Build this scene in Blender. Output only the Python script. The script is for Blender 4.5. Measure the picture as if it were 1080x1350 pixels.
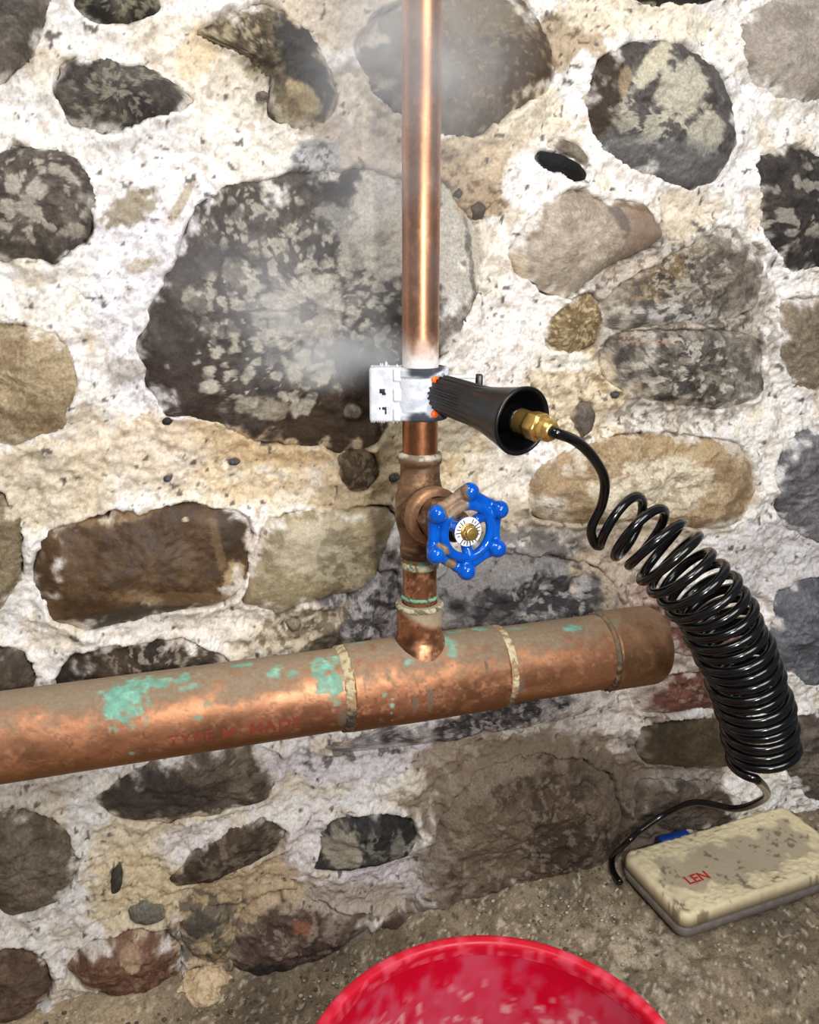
import bpy, bmesh, math
import numpy as np
from mathutils import Vector, Matrix

# ------------------------------------------------------------------ camera, world, lights, exposure
for _o in list(bpy.data.objects):
    bpy.data.objects.remove(_o)
scene = bpy.context.scene
COL = scene.collection

FOC = 1100.0                                   # focal length for a 1080 x 1350 frame
PITCH, YAW = math.radians(16), math.radians(17)
CAM = np.array([0.0, -0.73, 0.706])
FW = np.array([math.sin(YAW) * math.cos(PITCH), math.cos(YAW) * math.cos(PITCH), -math.sin(PITCH)])
RT = np.array([math.cos(YAW), -math.sin(YAW), 0.0])
UP = np.cross(RT, FW)
cd = bpy.data.cameras.new('camera')
cam = bpy.data.objects.new('camera', cd)
COL.objects.link(cam)
cd.sensor_fit = 'VERTICAL'
cd.sensor_height = 24.0
cd.lens = 24.0 * FOC / 1350.0
cd.clip_start = 0.01
cam.matrix_world = Matrix(((RT[0], UP[0], -FW[0], CAM[0]), (RT[1], UP[1], -FW[1], CAM[1]),
                           (RT[2], UP[2], -FW[2], CAM[2]), (0, 0, 0, 1)))
scene.camera = cam

world = bpy.data.worlds.new('world')
scene.world = world
world.use_nodes = True
world.node_tree.nodes['Background'].inputs[0].default_value = (0.80, 0.86, 1.0, 1)
world.node_tree.nodes['Background'].inputs[1].default_value = 0.16


def area_light(name, loc, target, size, power, color):
    ld = bpy.data.lights.new(name, 'AREA')
    ld.shape = 'DISK'
    ld.size = size
    ld.energy = power
    ld.color = color
    lo = bpy.data.objects.new(name, ld)
    COL.objects.link(lo)
    lo.location = loc
    lo.rotation_euler = (Vector(target) - Vector(loc)).to_track_quat('-Z', 'Y').to_euler()
    return lo


area_light('phone_light', (0.17, -0.80, 0.71), (0.22, 0.0, 0.55), 0.05, 3.4, (1.0, 0.99, 0.97))
area_light('work_light', (0.40, -0.95, 1.15), (0.20, 0.0, 0.62), 0.55, 7.0, (1.0, 0.98, 0.95))
area_light('ceiling_light', (-0.30, -0.70, 1.75), (0.15, 0.0, 0.70), 0.50, 8.0, (1.0, 0.98, 0.97))

scene.view_settings.view_transform = 'Standard'
scene.view_settings.look = 'None'
scene.view_settings.gamma = 1.0
scene.view_settings.use_curve_mapping = False
scene.view_settings.exposure = 0.04


# ------------------------------------------------------------------ helpers: picture frame to place
def ray(x, y):
    return FW + (x - 540) / FOC * RT + (675 - y) / FOC * UP


def on_y(x, y, Y=0.0):
    d = ray(x, y)
    return CAM + d * ((Y - CAM[1]) / d[1])


def on_z(x, y, Z=0.0):
    d = ray(x, y)
    return CAM + d * ((Z - CAM[2]) / d[2])


def wall_uv(x, z):
    """wall-plane drawing coordinates of points (x, 0, z): the frame in which stones and stains are laid out"""
    q0, q1, q2 = x - CAM[0], 0 - CAM[1], z - CAM[2]
    w = q0 * FW[0] + q1 * FW[1] + q2 * FW[2]
    w = np.where(w < 0.05, 0.05, w)
    return (540 + FOC * (q0 * RT[0] + q1 * RT[1] + q2 * RT[2]) / w,
            675 - FOC * (q0 * UP[0] + q1 * UP[1] + q2 * UP[2]) / w)


# ------------------------------------------------------------------ helpers: noise and colour
def _hash(ix, iy, seed):
    h = (ix.astype(np.int64) * 374761393 + iy.astype(np.int64) * 668265263 + seed * 974634777) & 0xffffffff
    h = ((h ^ (h >> 13)) * 1274126177) & 0xffffffff
    h = h ^ (h >> 16)
    return (h & 0xffff).astype(np.float32) / 65535.0


def vnoise(x, y, seed=0):
    x = np.asarray(x, np.float32)
    y = np.asarray(y, np.float32)
    ix, iy = np.floor(x), np.floor(y)
    fx, fy = x - ix, y - iy
    fx = fx * fx * (3 - 2 * fx)
    fy = fy * fy * (3 - 2 * fy)
    a, b = _hash(ix, iy, seed), _hash(ix + 1, iy, seed)
    c, d = _hash(ix, iy + 1, seed), _hash(ix + 1, iy + 1, seed)
    return (a + (b - a) * fx) * (1 - fy) + (c + (d - c) * fx) * fy


def fbm(x, y, octv=4, seed=0, gain=0.5):
    t = np.zeros(np.shape(x), np.float32)
    amp, tot = 1.0, 0.0
    c, s = math.cos(0.6), math.sin(0.6)
    for i in range(octv):
        t += amp * vnoise(x + 17.3 * i, y - 9.1 * i, seed + i * 13)
        tot += amp
        amp *= gain
        x, y = 2.03 * (c * x - s * y), 2.03 * (s * x + c * y)
    return t / tot


def sstep(a, b, v):
    t = np.clip((v - a) / (b - a), 0, 1)
    return t * t * (3 - 2 * t)


def lin(c):
    c = np.asarray(c, np.float64) / 255.0
    return np.where(c <= 0.04045, c / 12.92, ((c + 0.055) / 1.055) ** 2.4)


def mixc(col, c, m):
    return col + (np.asarray(c, np.float32) - col) * m[:, None]


def blob(u, v, b, n):
    """soft ragged ellipse: b = (cx, cy, rx, ry, degrees, ragged)"""
    cx, cy, rx, ry, ang, rag = b
    a = math.radians(ang)
    dx, dy = u - cx, v - cy
    d = np.sqrt(((dx * math.cos(a) + dy * math.sin(a)) / rx) ** 2 + ((-dx * math.sin(a) + dy * math.cos(a)) / ry) ** 2)
    return sstep(1.15, 0.85, d + (n - 0.5) * 2 * rag)


# ------------------------------------------------------------------ helpers: materials
def new_mat(name):
    m = bpy.data.materials.new(name)
    m.use_nodes = True
    nt = m.node_tree
    return m, nt, nt.nodes['Principled BSDF']


def nd(nt, t, **kw):
    n = nt.nodes.new(t)
    for k, v in kw.items():
        if k in n.inputs.keys():
            n.inputs[k].default_value = v
        else:
            setattr(n, k, v)
    return n


def noise_bump(nt, bsdf, scale, strength, dist=0.001, detail=6, coords=None):
    tc = nd(nt, 'ShaderNodeTexCoord')
    nz = nd(nt, 'ShaderNodeTexNoise', Scale=scale, Detail=detail, Roughness=0.65)
    nt.links.new(tc.outputs['Object'], nz.inputs['Vector'])
    bp = nd(nt, 'ShaderNodeBump', Strength=strength, Distance=dist)
    nt.links.new(nz.outputs['Fac'], bp.inputs['Height'])
    nt.links.new(bp.outputs['Normal'], bsdf.inputs['Normal'])
    return nz


def painted(name, rough=0.9, spec=0.25, bump=0.5, scale=420, vary=0.35, metal=None, rough_dull=0.9):
    """mineral / metal material: tint from the surface's own tint layer, grain and relief from noise nodes.
    metal: metalness of the clean surface (the layer 'dull' fades it to bare dirt, verdigris or frost)"""
    m, nt, b = new_mat(name)
    at = nd(nt, 'ShaderNodeAttribute', attribute_name='tint')
    nz = noise_bump(nt, b, scale, bump)
    mr = nd(nt, 'ShaderNodeMapRange')
    mr.inputs['From Min'].default_value = 0.3
    mr.inputs['From Max'].default_value = 0.7
    mr.inputs['To Min'].default_value = 1 - vary
    mr.inputs['To Max'].default_value = 1 + vary * 0.8
    nt.links.new(nz.outputs['Fac'], mr.inputs['Value'])
    mx = nd(nt, 'ShaderNodeVectorMath', operation='SCALE')
    nt.links.new(at.outputs['Color'], mx.inputs[0])
    nt.links.new(mr.outputs['Result'], mx.inputs['Scale'])
    nt.links.new(mx.outputs['Vector'], b.inputs['Base Color'])
    b.inputs['Roughness'].default_value = rough
    b.inputs['Specular IOR Level'].default_value = spec
    if metal is not None:
        du = nd(nt, 'ShaderNodeAttribute', attribute_name='dull')
        m1 = nd(nt, 'ShaderNodeMapRange')
        m1.inputs['To Min'].default_value = metal
        m1.inputs['To Max'].default_value = 0.0
        nt.links.new(du.outputs['Fac'], m1.inputs['Value'])
        nt.links.new(m1.outputs['Result'], b.inputs['Metallic'])
        m2 = nd(nt, 'ShaderNodeMapRange')
        m2.inputs['To Min'].default_value = rough
        m2.inputs['To Max'].default_value = rough_dull
        nt.links.new(du.outputs['Fac'], m2.inputs['Value'])
        nt.links.new(m2.outputs['Result'], b.inputs['Roughness'])
    return m


def plain(name, rgb, rough=0.5, metal=0.0, spec=0.5, bump=0.0, scale=300, vary=0.0):
    m, nt, b = new_mat(name)
    c = lin(rgb)
    b.inputs['Base Color'].default_value = (*c, 1)
    b.inputs['Roughness'].default_value = rough
    b.inputs['Metallic'].default_value = metal
    b.inputs['Specular IOR Level'].default_value = spec
    nz = noise_bump(nt, b, scale, bump, 0.0006)
    if vary:
        cr = nd(nt, 'ShaderNodeValToRGB')
        cr.color_ramp.elements[0].position = 0.3
        cr.color_ramp.elements[1].position = 0.7
        cr.color_ramp.elements[0].color = (*(c * (1 - vary)), 1)
        cr.color_ramp.elements[1].color = (*np.minimum(1, c * (1 + vary)), 1)
        nt.links.new(nz.outputs['Fac'], cr.inputs['Fac'])
        nt.links.new(cr.outputs['Color'], b.inputs['Base Color'])
    return m


M_MORTAR = painted('lime_mortar', 0.95, 0.15, 0.8, 380, 0.22)
M_STONE = painted('field_stone', 0.85, 0.30, 0.7, 420, 0.35)
M_STONE_SMOOTH = painted('worn_stone', 0.55, 0.40, 0.35, 500, 0.25)
M_FLOOR = painted('rough_concrete', 0.95, 0.15, 0.9, 420, 0.4)
M_COPPER = painted('aged_copper', 0.34, 0.4, 0.10, 300, 0.14, metal=0.95)
M_COPPER_OLD = painted('weathered_copper', 0.46, 0.4, 0.15, 300, 0.16, metal=0.80)
M_BRONZE = painted('cast_bronze', 0.42, 0.4, 0.35, 700, 0.12, metal=0.85)
M_SOLDER = painted('solder', 0.45, 0.4, 0.6, 700, 0.25, metal=0.6)
M_FROST = painted('frosted_plastic', 0.75, 0.4, 0.5, 900, 0.06)
M_BLUE = painted('blue_enamel', 0.12, 0.5, 0.04, 120, 0.05, metal=0.0, rough_dull=0.6)
M_BLACK = plain('black_plastic', (12, 12, 13), 0.36, bump=0.05)
M_RUBBER = plain('black_hose_plastic', (10, 10, 11), 0.17, spec=0.6)
M_CAVITY = plain('black_matt_plastic', (9, 9, 10), 0.6)
M_BRASS = plain('brass', (226, 186, 104), 0.30, metal=0.9, bump=0.03, vary=0.1)
M_ORANGE = plain('orange_plastic', (255, 104, 20), 0.45)
M_PLATE = plain('white_enamel_plate', (232, 232, 236), 0.4)
M_INK = plain('dark_ink', (45, 45, 52), 0.7)
M_PRINT = plain('faded_red_ink', (150, 70, 56), 0.55, metal=0.3, vary=0.12, scale=260)
M_REDINK = plain('red_ink', (190, 42, 40), 0.6)
M_BUCKET = painted('red_plastic', 0.42, 0.4, 0.10, 90, 0.06, metal=0.0, rough_dull=0.85)
M_CASE = painted('stained_plastic', 0.55, 0.4, 0.2, 200, 0.08)
M_NAVY = plain('blue_plastic', (20, 60, 140), 0.4)
M_GREYEDGE = plain('grey_plastic_edge', (120, 112, 104), 0.6, vary=0.25, scale=120)


# ------------------------------------------------------------------ helpers: meshes
def tag(o, label=None, cat=None, group=None, kind=None):
    for k, v in (('label', label), ('category', cat), ('group', group), ('kind', kind)):
        if v:
            o[k] = v
    return o


def empty(name, loc, label, cat, group=None):
    e = bpy.data.objects.new(name, None)
    COL.objects.link(e)
    e.location = loc
    e.empty_display_size = 0.02
    return tag(e, label, cat, group)


def origin_of(o):
    p = Vector((0, 0, 0))
    while o is not None:
        p += o.location
        o = o.parent
    return p


def build(name, V, Q, mat, parent=None, tint=None, dull=None, smooth=True, loc=None, T=None):
    """one mesh object from world-space vertices; Q quads (M,4), T triangles (K,3); tint sRGB (N,3)"""
    V = np.asarray(V, np.float64)
    base = np.array(origin_of(parent)) if parent is not None else np.zeros(3)
    off = np.array(loc, np.float64) if loc is not None else base
    me = bpy.data.meshes.new(name)
    Q = np.zeros((0, 4), np.int32) if Q is None else np.asarray(Q, np.int32).reshape(-1, 4)
    T = np.zeros((0, 3), np.int32) if T is None else np.asarray(T, np.int32).reshape(-1, 3)
    me.vertices.add(len(V))
    me.vertices.foreach_set('co', (V - off).astype(np.float32).ravel())
    me.loops.add(Q.size + T.size)
    me.loops.foreach_set('vertex_index', np.concatenate([Q.ravel(), T.ravel()]))
    me.polygons.add(len(Q) + len(T))
    me.polygons.foreach_set('loop_start', np.concatenate([np.arange(len(Q)) * 4, Q.size + np.arange(len(T)) * 3]).astype(np.int32))
    me.polygons.foreach_set('use_smooth', np.full(len(Q) + len(T), smooth))
    me.update(calc_edges=True)
    me.validate()
    if tint is not None:
        a = me.attributes.new('tint', 'FLOAT_COLOR', 'POINT')
        c = np.ones((len(V), 4), np.float32)
        c[:, :3] = lin(np.clip(np.broadcast_to(tint, (len(V), 3)), 0, 255))
        a.data.foreach_set('color', c.ravel())
    if dull is not None:
        a = me.attributes.new('dull', 'FLOAT', 'POINT')
        a.data.foreach_set('value', np.clip(np.broadcast_to(dull, (len(V),)), 0, 1).astype(np.float32))
    me.materials.append(mat)
    o = bpy.data.objects.new(name, me)
    COL.objects.link(o)
    if parent is not None:
        o.parent = parent
    o.location = Vector(off - base) if loc is not None or parent is None else (0, 0, 0)
    if parent is None and loc is None:
        o.location = (0, 0, 0)
    return o


def grid_quads(n, m, wrap=False):
    """n rows of m points"""
    r = np.arange(n - 1)[:, None]
    mm = m if wrap else m - 1
    c = np.arange(mm)[None, :]
    c2 = (c + 1) % m
    return np.stack([r * m + c, r * m + c2, (r + 1) * m + c2, (r + 1) * m + c], -1).reshape(-1, 4)


def frame_of(axis, ref=None):
    a = np.asarray(axis, float)
    a = a / np.linalg.norm(a)
    if ref is None:
        ref = np.array([0, 0, 1.0]) if abs(a[2]) < 0.9 else np.array([0, -1.0, 0])
    e1 = np.asarray(ref, float) - a * np.dot(ref, a)
    e1 /= np.linalg.norm(e1)
    return a, e1, np.cross(a, e1)


def lathe(org, axis, prof, seg=64, ref=None, step=None, mod=None):
    """surface of revolution: returns V, Q, s, theta. prof = [(s, r), ...]; step refines long spans; mod(s, th, r) -> r"""
    a, e1, e2 = frame_of(axis, ref)
    P = []
    for i, (s, r) in enumerate(prof):
        if i and step:
            s0, r0 = prof[i - 1]
            k = max(1, int(math.hypot(s - s0, r - r0) / step))
            for j in range(1, k):
                P.append((s0 + (s - s0) * j / k, r0 + (r - r0) * j / k))
        P.append((s, r))
    P = np.array(P)
    th = np.linspace(0, 2 * np.pi, seg, endpoint=False)
    S, TH = np.meshgrid(P[:, 0], th, indexing='ij')
    R = np.repeat(P[:, 1][:, None], seg, 1)
    if mod is not None:
        R = mod(S, TH, R)
    V = (np.asarray(org, float) + S[..., None] * a + R[..., None] * (np.cos(TH)[..., None] * e1 + np.sin(TH)[..., None] * e2))
    return V.reshape(-1, 3), grid_quads(len(P), seg, True), S.ravel(), TH.ravel()


def tube(path, rad, seg=14, cap=True):
    P = np.asarray(path, float)
    n = len(P)
    Tn = np.gradient(P, axis=0)
    Tn /= np.linalg.norm(Tn, axis=1)[:, None]
    rad = np.broadcast_to(rad, (n,)).astype(float)
    N = np.zeros_like(P)
    r0 = np.array([0, 0, 1.0]) if abs(Tn[0][2]) < 0.9 else np.array([1.0, 0, 0])
    v = r0 - Tn[0] * np.dot(r0, Tn[0])
    N[0] = v / np.linalg.norm(v)
    for i in range(1, n):
        v = N[i - 1] - Tn[i] * np.dot(N[i - 1], Tn[i])
        N[i] = v / np.linalg.norm(v)
    B = np.cross(Tn, N)
    th = np.linspace(0, 2 * np.pi, seg, endpoint=False)
    V = P[:, None] + rad[:, None, None] * (np.cos(th)[None, :, None] * N[:, None] + np.sin(th)[None, :, None] * B[:, None])
    V = V.reshape(-1, 3)
    Q = grid_quads(n, seg, True)
    Tt = None
    if cap:
        V = np.vstack([V, P[0], P[-1]])
        i0, i1 = n * seg, n * seg + 1
        k = np.arange(seg)
        k2 = (k + 1) % seg
        Tt = np.vstack([np.stack([np.full(seg, i0), k2, k], 1), np.stack([np.full(seg, i1), (n - 1) * seg + k, (n - 1) * seg + k2], 1)])
    return V, Q, Tt


def catmull(P, n=12):
    P = np.asarray(P, float)
    P = np.vstack([2 * P[0] - P[1], P, 2 * P[-1] - P[-2]])
    t = np.linspace(0, 1, n, endpoint=False)[:, None]
    out = []
    for i in range(1, len(P) - 2):
        a, b, c, d = P[i - 1], P[i], P[i + 1], P[i + 2]
        out.append(0.5 * (2 * b + (c - a) * t + (2 * a - 5 * b + 4 * c - d) * t ** 2 + (3 * b - a - 3 * c + d) * t ** 3))
    out.append(P[-2][None])
    return np.vstack(out)


def rbox(name, size, bevel, mat, parent, centre, axes=None, segs=3, tint=None, sub=None):
    """bevelled box; axes: 3x3 rows = local axes in world"""
    bm = bmesh.new()
    bmesh.ops.create_cube(bm, size=1.0)
    for v in bm.verts:
        v.co = Vector((v.co.x * size[0], v.co.y * size[1], v.co.z * size[2]))
    if bevel > 0:
        bmesh.ops.bevel(bm, geom=list(bm.edges), offset=bevel, segments=segs, affect='EDGES', profile=0.5)
    if sub:
        bmesh.ops.subdivide_edges(bm, edges=[e for e in bm.edges if e.calc_length() > sub], cuts=max(1, int(max(size) / sub)), use_grid_fill=True)
    me = bpy.data.meshes.new(name)
    bm.to_mesh(me)
    bm.free()
    co = np.zeros(len(me.vertices) * 3, np.float32)
    me.vertices.foreach_get('co', co)
    co = co.reshape(-1, 3).astype(float)
    if axes is not None:
        co = co @ np.asarray(axes, float)
    co += np.asarray(centre, float) - np.array(origin_of(parent))
    me.vertices.foreach_set('co', co.astype(np.float32).ravel())
    me.polygons.foreach_set('use_smooth', np.full(len(me.polygons), True))
    me.update()
    if tint is not None:
        a = me.attributes.new('tint', 'FLOAT_COLOR', 'POINT')
        w = co + np.array(origin_of(parent))
        t = tint(w) if callable(tint) else np.broadcast_to(np.array(tint, float), (len(co), 3))
        c = np.ones((len(co), 4), np.float32)
        c[:, :3] = lin(np.clip(t, 0, 255))
        a.data.foreach_set('color', c.ravel())
    me.materials.append(mat)
    o = bpy.data.objects.new(name, me)
    COL.objects.link(o)
    o.parent = parent
    return o


# ------------------------------------------------------------------ the rubble wall: stones
# every stone: outline on the wall plane, swell (mm), flatness, smooth?, base tints, patches, label
# patch = (cx, cy, rx, ry, degrees, ragged, tint, strength[, speckle size, speckle threshold])
LICH = (196, 190, 174)
PALE = (206, 198, 182)
STONES = [
    dict(p=[(395, 234), (440, 224), (480, 230), (530, 234), (590, 244), (618, 285), (634, 340), (630, 385), (612, 420), (585, 470), (540, 530),
            (510, 565), (490, 584), (465, 594), (430, 590), (380, 580), (330, 572), (275, 552), (222, 547), (212, 518), (198, 508), (195, 460),
            (204, 400), (225, 350), (250, 300), (262, 268), (300, 244), (345, 240)], h=34, k=3.2, c=[(90, 81, 74), (60, 52, 46)],
         pt=[(480, 540, 150, 60, -20, .3, (66, 50, 36), .8), (240, 500, 60, 70, 0, .4, (58, 46, 40), .6),
             (330, 290, 80, 45, 0, .3, LICH, .7, 8, .57), (380, 400, 130, 55, 0, .25, LICH, .8, 9, .53), (400, 410, 60, 42, 10, .5, (186, 180, 170), .8),
             (310, 360, 20, 22, 0, .5, LICH, .8), (250, 395, 12, 16, 0, .5, LICH, .7), (430, 335, 100, 45, 0, .3, LICH, .7, 8, .54),
             (350, 480, 100, 50, 10, .3, LICH, .9, 9, .56), (405, 490, 26, 24, 0, .4, (192, 188, 170), .95), (275, 508, 14, 9, 0, .4, LICH, .9),
             (345, 535, 40, 14, 10, .5, (176, 166, 148), .8), (395, 535, 16, 12, 0, .4, LICH, .8), (460, 540, 12, 9, 0, .3, LICH, .8),
             (500, 420, 45, 55, 0, .3, LICH, .8, 7, .58), (455, 290, 40, 30, 30, .5, (168, 166, 160), .7),
             (440, 250, 40, 20, 20, .5, (48, 44, 42), .8), (590, 425, 24, 30, 0, .4, (130, 122, 114), .9),
             (430, 370, 200, 160, 0, .3, (44, 38, 36), .45, 24, .6), (506, 298, 44, 76, -8, .3, PALE, .97), (604, 325, 36, 92, 0, .25, (200, 194, 180), .92),
             (620, 350, 4, 70, -6, .5, (84, 78, 74), .7), (470, 325, 26, 34, 0, .5, (176, 170, 158), .7)]),
    dict(p=[(468, 62), (488, 25), (530, 5), (580, -15), (640, -22), (690, 0), (716, 30), (734, 72), (736, 95), (716, 125), (690, 140), (660, 160),
            (630, 175), (605, 183), (585, 178), (555, 170), (530, 152), (500, 122), (476, 92)], h=30, k=3.0, smooth=1, c=[(104, 92, 78), (78, 66, 52)],
         pt=[(690, 70, 45, 70, 20, .4, (66, 48, 30), .75), (500, 80, 40, 60, 0, .3, (118, 112, 106), .7), (600, 30, 100, 30, 0, .4, (128, 112, 86), .6),
             (655, 105, 12, 14, 0, .4, (60, 56, 54), .7), (610, 100, 50, 40, 0, .4, (120, 110, 102), .5), (640, 60, 110, 90, 0, .3, (158, 142, 112), .5, 7, .66)]),
    dict(p=[(774, 132), (780, 100), (800, 70), (832, 55), (872, 50), (910, 66), (945, 92), (968, 130), (972, 190), (948, 235), (908, 250), (870, 236),
            (822, 216), (796, 200), (784, 165)], h=34, k=3.4, c=[(98, 94, 92), (74, 68, 64)],
         pt=[(795, 120, 18, 60, 10, .4, (56, 44, 34), .8), (850, 90, 12, 45, 38, .35, (200, 192, 168), .95), (885, 120, 28, 40, 20, .5, (196, 190, 170), .9),
             (915, 180, 22, 30, 0, .5, (196, 190, 170), .8), (860, 150, 60, 50, 30, .3, (190, 184, 166), .8, 10, .55), (870, 215, 90, 30, 10, .4, (120, 120, 120), .6),
             (815, 110, 7, 22, 12, .3, (170, 150, 120), .7)]),
    dict(p=[(668, 337), (700, 285), (733, 256), (765, 246), (802, 262), (850, 270), (870, 290), (873, 310), (850, 330), (812, 345), (780, 370),
            (748, 391), (722, 382), (690, 362)], h=30, k=2.6, smooth=1, c=[(172, 158, 142), (146, 132, 116)],
         pt=[(840, 305, 34, 34, 0, .4, (140, 116, 100), .8), (805, 285, 8, 28, -15, .5, (92, 84, 80), .7), (830, 268, 50, 9, 12, .4, (112, 88, 62), .7),
             (700, 290, 16, 26, 30, .4, (120, 102, 84), .6), (745, 320, 60, 50, 0, .3, (200, 190, 172), .5, 9, .6)]),
    dict(p=[(704, 208), (716, 198), (740, 203), (765, 216), (777, 228), (774, 238), (755, 241), (742, 229), (718, 223)], h=16, k=3, c=[(34, 32, 33), (20, 19, 20)], pt=[]),
    dict(b=0.8, p=[(722, 190), (740, 180), (765, 190), (780, 210), (778, 226), (760, 212), (735, 200)], h=10, k=3, c=[(130, 120, 106), (100, 90, 78)], pt=[]),
    dict(b=0.45, p=[(254, 38), (300, 12), (350, 4), (400, 28), (430, 75), (444, 120), (441, 152), (416, 168), (372, 160), (354, 138), (360, 105), (328, 76), (288, 58)],
         h=26, k=3, c=[(116, 104, 84), (80, 70, 54)],
         pt=[(405, 80, 34, 80, -22, .35, (60, 58, 58), .92), (380, 150, 36, 16, 20, .5, (132, 112, 78), .9), (300, 40, 50, 26, 20, .4, (196, 182, 150), .7, 8, .5),
             (345, 60, 40, 26, 30, .4, (54, 48, 42), .8, 7, .55), (400, 130, 30, 14, 40, .4, (190, 172, 130), .8)]),
    dict(b=0.35, p=[(100, 74), (155, 78), (188, 86), (216, 100), (248, 123), (259, 132), (238, 145), (202, 158), (172, 166), (130, 174), (92, 160), (70, 120), (80, 84)],
         h=24, k=3, c=[(92, 86, 78), (52, 48, 46)], pt=[(170, 120, 80, 50, 0, .3, (150, 142, 126), .7, 8, .56), (225, 130, 30, 16, 20, .4, (62, 58, 54), .7)]),
    dict(p=[(110, -30), (190, -30), (216, 8), (204, 24), (165, 31), (120, 28), (95, 5)], h=20, k=3, c=[(84, 80, 68), (44, 42, 38)],
         pt=[(160, 10, 60, 30, 0, .3, (150, 142, 120), .7, 7, .6)]),
    dict(b=0.3, p=[(720, 440), (724, 418), (744, 402), (775, 385), (792, 398), (797, 428), (784, 455), (752, 470), (724, 462)], h=16, k=2.4,
         c=[(156, 138, 104), (120, 100, 70)], pt=[(755, 430, 40, 45, 0, .2, (96, 78, 54), .7, 5, .52), (755, 430, 40, 45, 0, .2, (206, 190, 150), .7, 5, .62)]),
    dict(b=0.6, p=[(792, 400), (830, 370), (870, 344), (922, 310), (975, 298), (1010, 340), (1000, 405), (950, 428), (880, 428), (825, 436), (798, 428)], h=22, k=2.6,
         c=[(140, 130, 116), (98, 90, 82)], pt=[(860, 370, 70, 22, -32, .4, (124, 102, 72), .7), (890, 415, 70, 14, 0, .4, (196, 192, 186), .8),
                                                (880, 390, 80, 50, -20, .3, (72, 66, 62), .8, 9, .54), (900, 360, 60, 50, -20, .3, (186, 178, 162), .7, 7, .58)]),
    dict(b=0.6, p=[(790, 452), (828, 438), (880, 434), (950, 434), (1005, 446), (1010, 525), (950, 540), (900, 536), (865, 530), (822, 514), (798, 490)], h=20, k=2.6,
         c=[(136, 128, 116), (88, 82, 76)], pt=[(840, 446, 40, 10, 5, .4, (180, 150, 130), .8), (860, 480, 90, 50, 0, .3, (60, 55, 52), .75, 9, .54),
                                                (900, 490, 80, 50, 0, .3, (196, 190, 176), .8, 9, .57), (880, 528, 60, 6, 2, .4, (52, 44, 38), .9)]),
    dict(b=0.3, p=[(692, 652), (710, 620), (750, 600), (800, 580), (860, 570), (925, 574), (985, 590), (1000, 650), (965, 700), (900, 694), (850, 684), (790, 692),
            (740, 692), (704, 678)], h=24, k=3.2, c=[(178, 156, 124), (146, 122, 92)],
         pt=[(860, 640, 70, 40, -15, .4, (218, 206, 182), .95), (800, 650, 30, 20, 20, .5, (214, 202, 178), .9), (890, 610, 22, 14, -20, .5, (214, 204, 180), .9),
             (860, 640, 60, 36, 0, .3, (150, 136, 112), .6, 8, .56), (720, 640, 40, 36, 0, .4, (164, 138, 108), .6), (900, 590, 60, 14, 5, .4, (182, 158, 122), .7)]),
    dict(p=[(100, 690), (140, 684), (180, 672), (232, 667), (290, 668), (322, 680), (331, 700), (326, 740), (318, 775), (292, 795), (250, 805), (205, 810),
            (165, 822), (120, 832), (62, 820), (48, 760), (60, 702)], h=26, k=4, smooth=1, c=[(94, 70, 46), (70, 50, 32)],
         pt=[(300, 700, 24, 28, 0, .4, (64, 50, 38), .8), (285, 712, 7, 34, -12, .5, (140, 116, 84), .6), (308, 770, 14, 28, 10, .5, (196, 170, 128), .85),
             (200, 788, 16, 9, 10, .4, (200, 186, 164), .8), (170, 810, 60, 18, -12, .4, (74, 66, 56), .8), (240, 785, 90, 10, 6, .4, (130, 104, 72), .7),
             (150, 680, 60, 10, -8, .5, (150, 120, 80), .6), (244, 683, 4, 3, 0, .2, (220, 204, 176), .9)]),
    dict(b=0.3, p=[(350, 682), (400, 676), (450, 673), (508, 668), (520, 684), (512, 720), (496, 758), (480, 781), (440, 785), (402, 795), (372, 809), (336, 800),
            (322, 788), (330, 750), (340, 712)], h=22, k=4.5, smooth=1, c=[(168, 154, 122), (142, 128, 100)],
         pt=[(400, 720, 40, 30, -15, .4, (200, 190, 166), .7), (445, 730, 26, 40, 10, .4, (120, 110, 88), .6), (490, 690, 40, 24, 0, .4, (150, 130, 94), .6),
             (420, 735, 90, 55, 0, .3, (204, 192, 164), .5, 12, .56), (470, 780, 30, 6, 0, .4, (92, 80, 62), .7)]),
    dict(p=[(447, 602), (470, 588), (494, 596), (502, 625), (486, 648), (462, 650), (449, 632)], h=16, k=3, c=[(88, 72, 54), (58, 46, 36)],
         pt=[(475, 620, 26, 30, 0, .3, (130, 112, 86), .6, 6, .58)]),
    dict(b=1.0, p=[(574, 770), (600, 742), (650, 728), (720, 730), (775, 742), (812, 772), (822, 805), (800, 840), (720, 862), (620, 874), (560, 860), (560, 800)],
         h=14, k=3, c=[(132, 128, 128), (84, 80, 80)],
         pt=[(690, 790, 120, 60, 0, .3, (50, 48, 50), .85, 22, .46), (620, 800, 60, 60, 0, .3, (62, 60, 62), .8, 9, .5), (640, 750, 70, 26, 0, .4, (178, 174, 170), .7),
             (740, 790, 70, 40, 0, .3, (190, 186, 180), .7, 10, .6), (748, 752, 16, 6, 10, .3, (210, 188, 150), .9), (731, 742, 3, 16, 0, .3, (190, 176, 150), .8)]),
    dict(b=1.0, p=[(455, 790), (490, 755), (522, 748), (535, 800), (530, 865), (490, 880), (445, 870), (440, 830)], h=12, k=3, c=[(168, 164, 164), (120, 116, 116)],
         pt=[(490, 810, 50, 60, 0, .3, (70, 66, 66), .8, 8, .54), (500, 790, 40, 50, 0, .3, (214, 210, 208), .7, 10, .56)]),
    dict(b=0.5, p=[(90, 858), (150, 852), (200, 845), (250, 848), (290, 862), (312, 884), (296, 925), (210, 950), (120, 940), (70, 900)], h=22, k=3,
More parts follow.
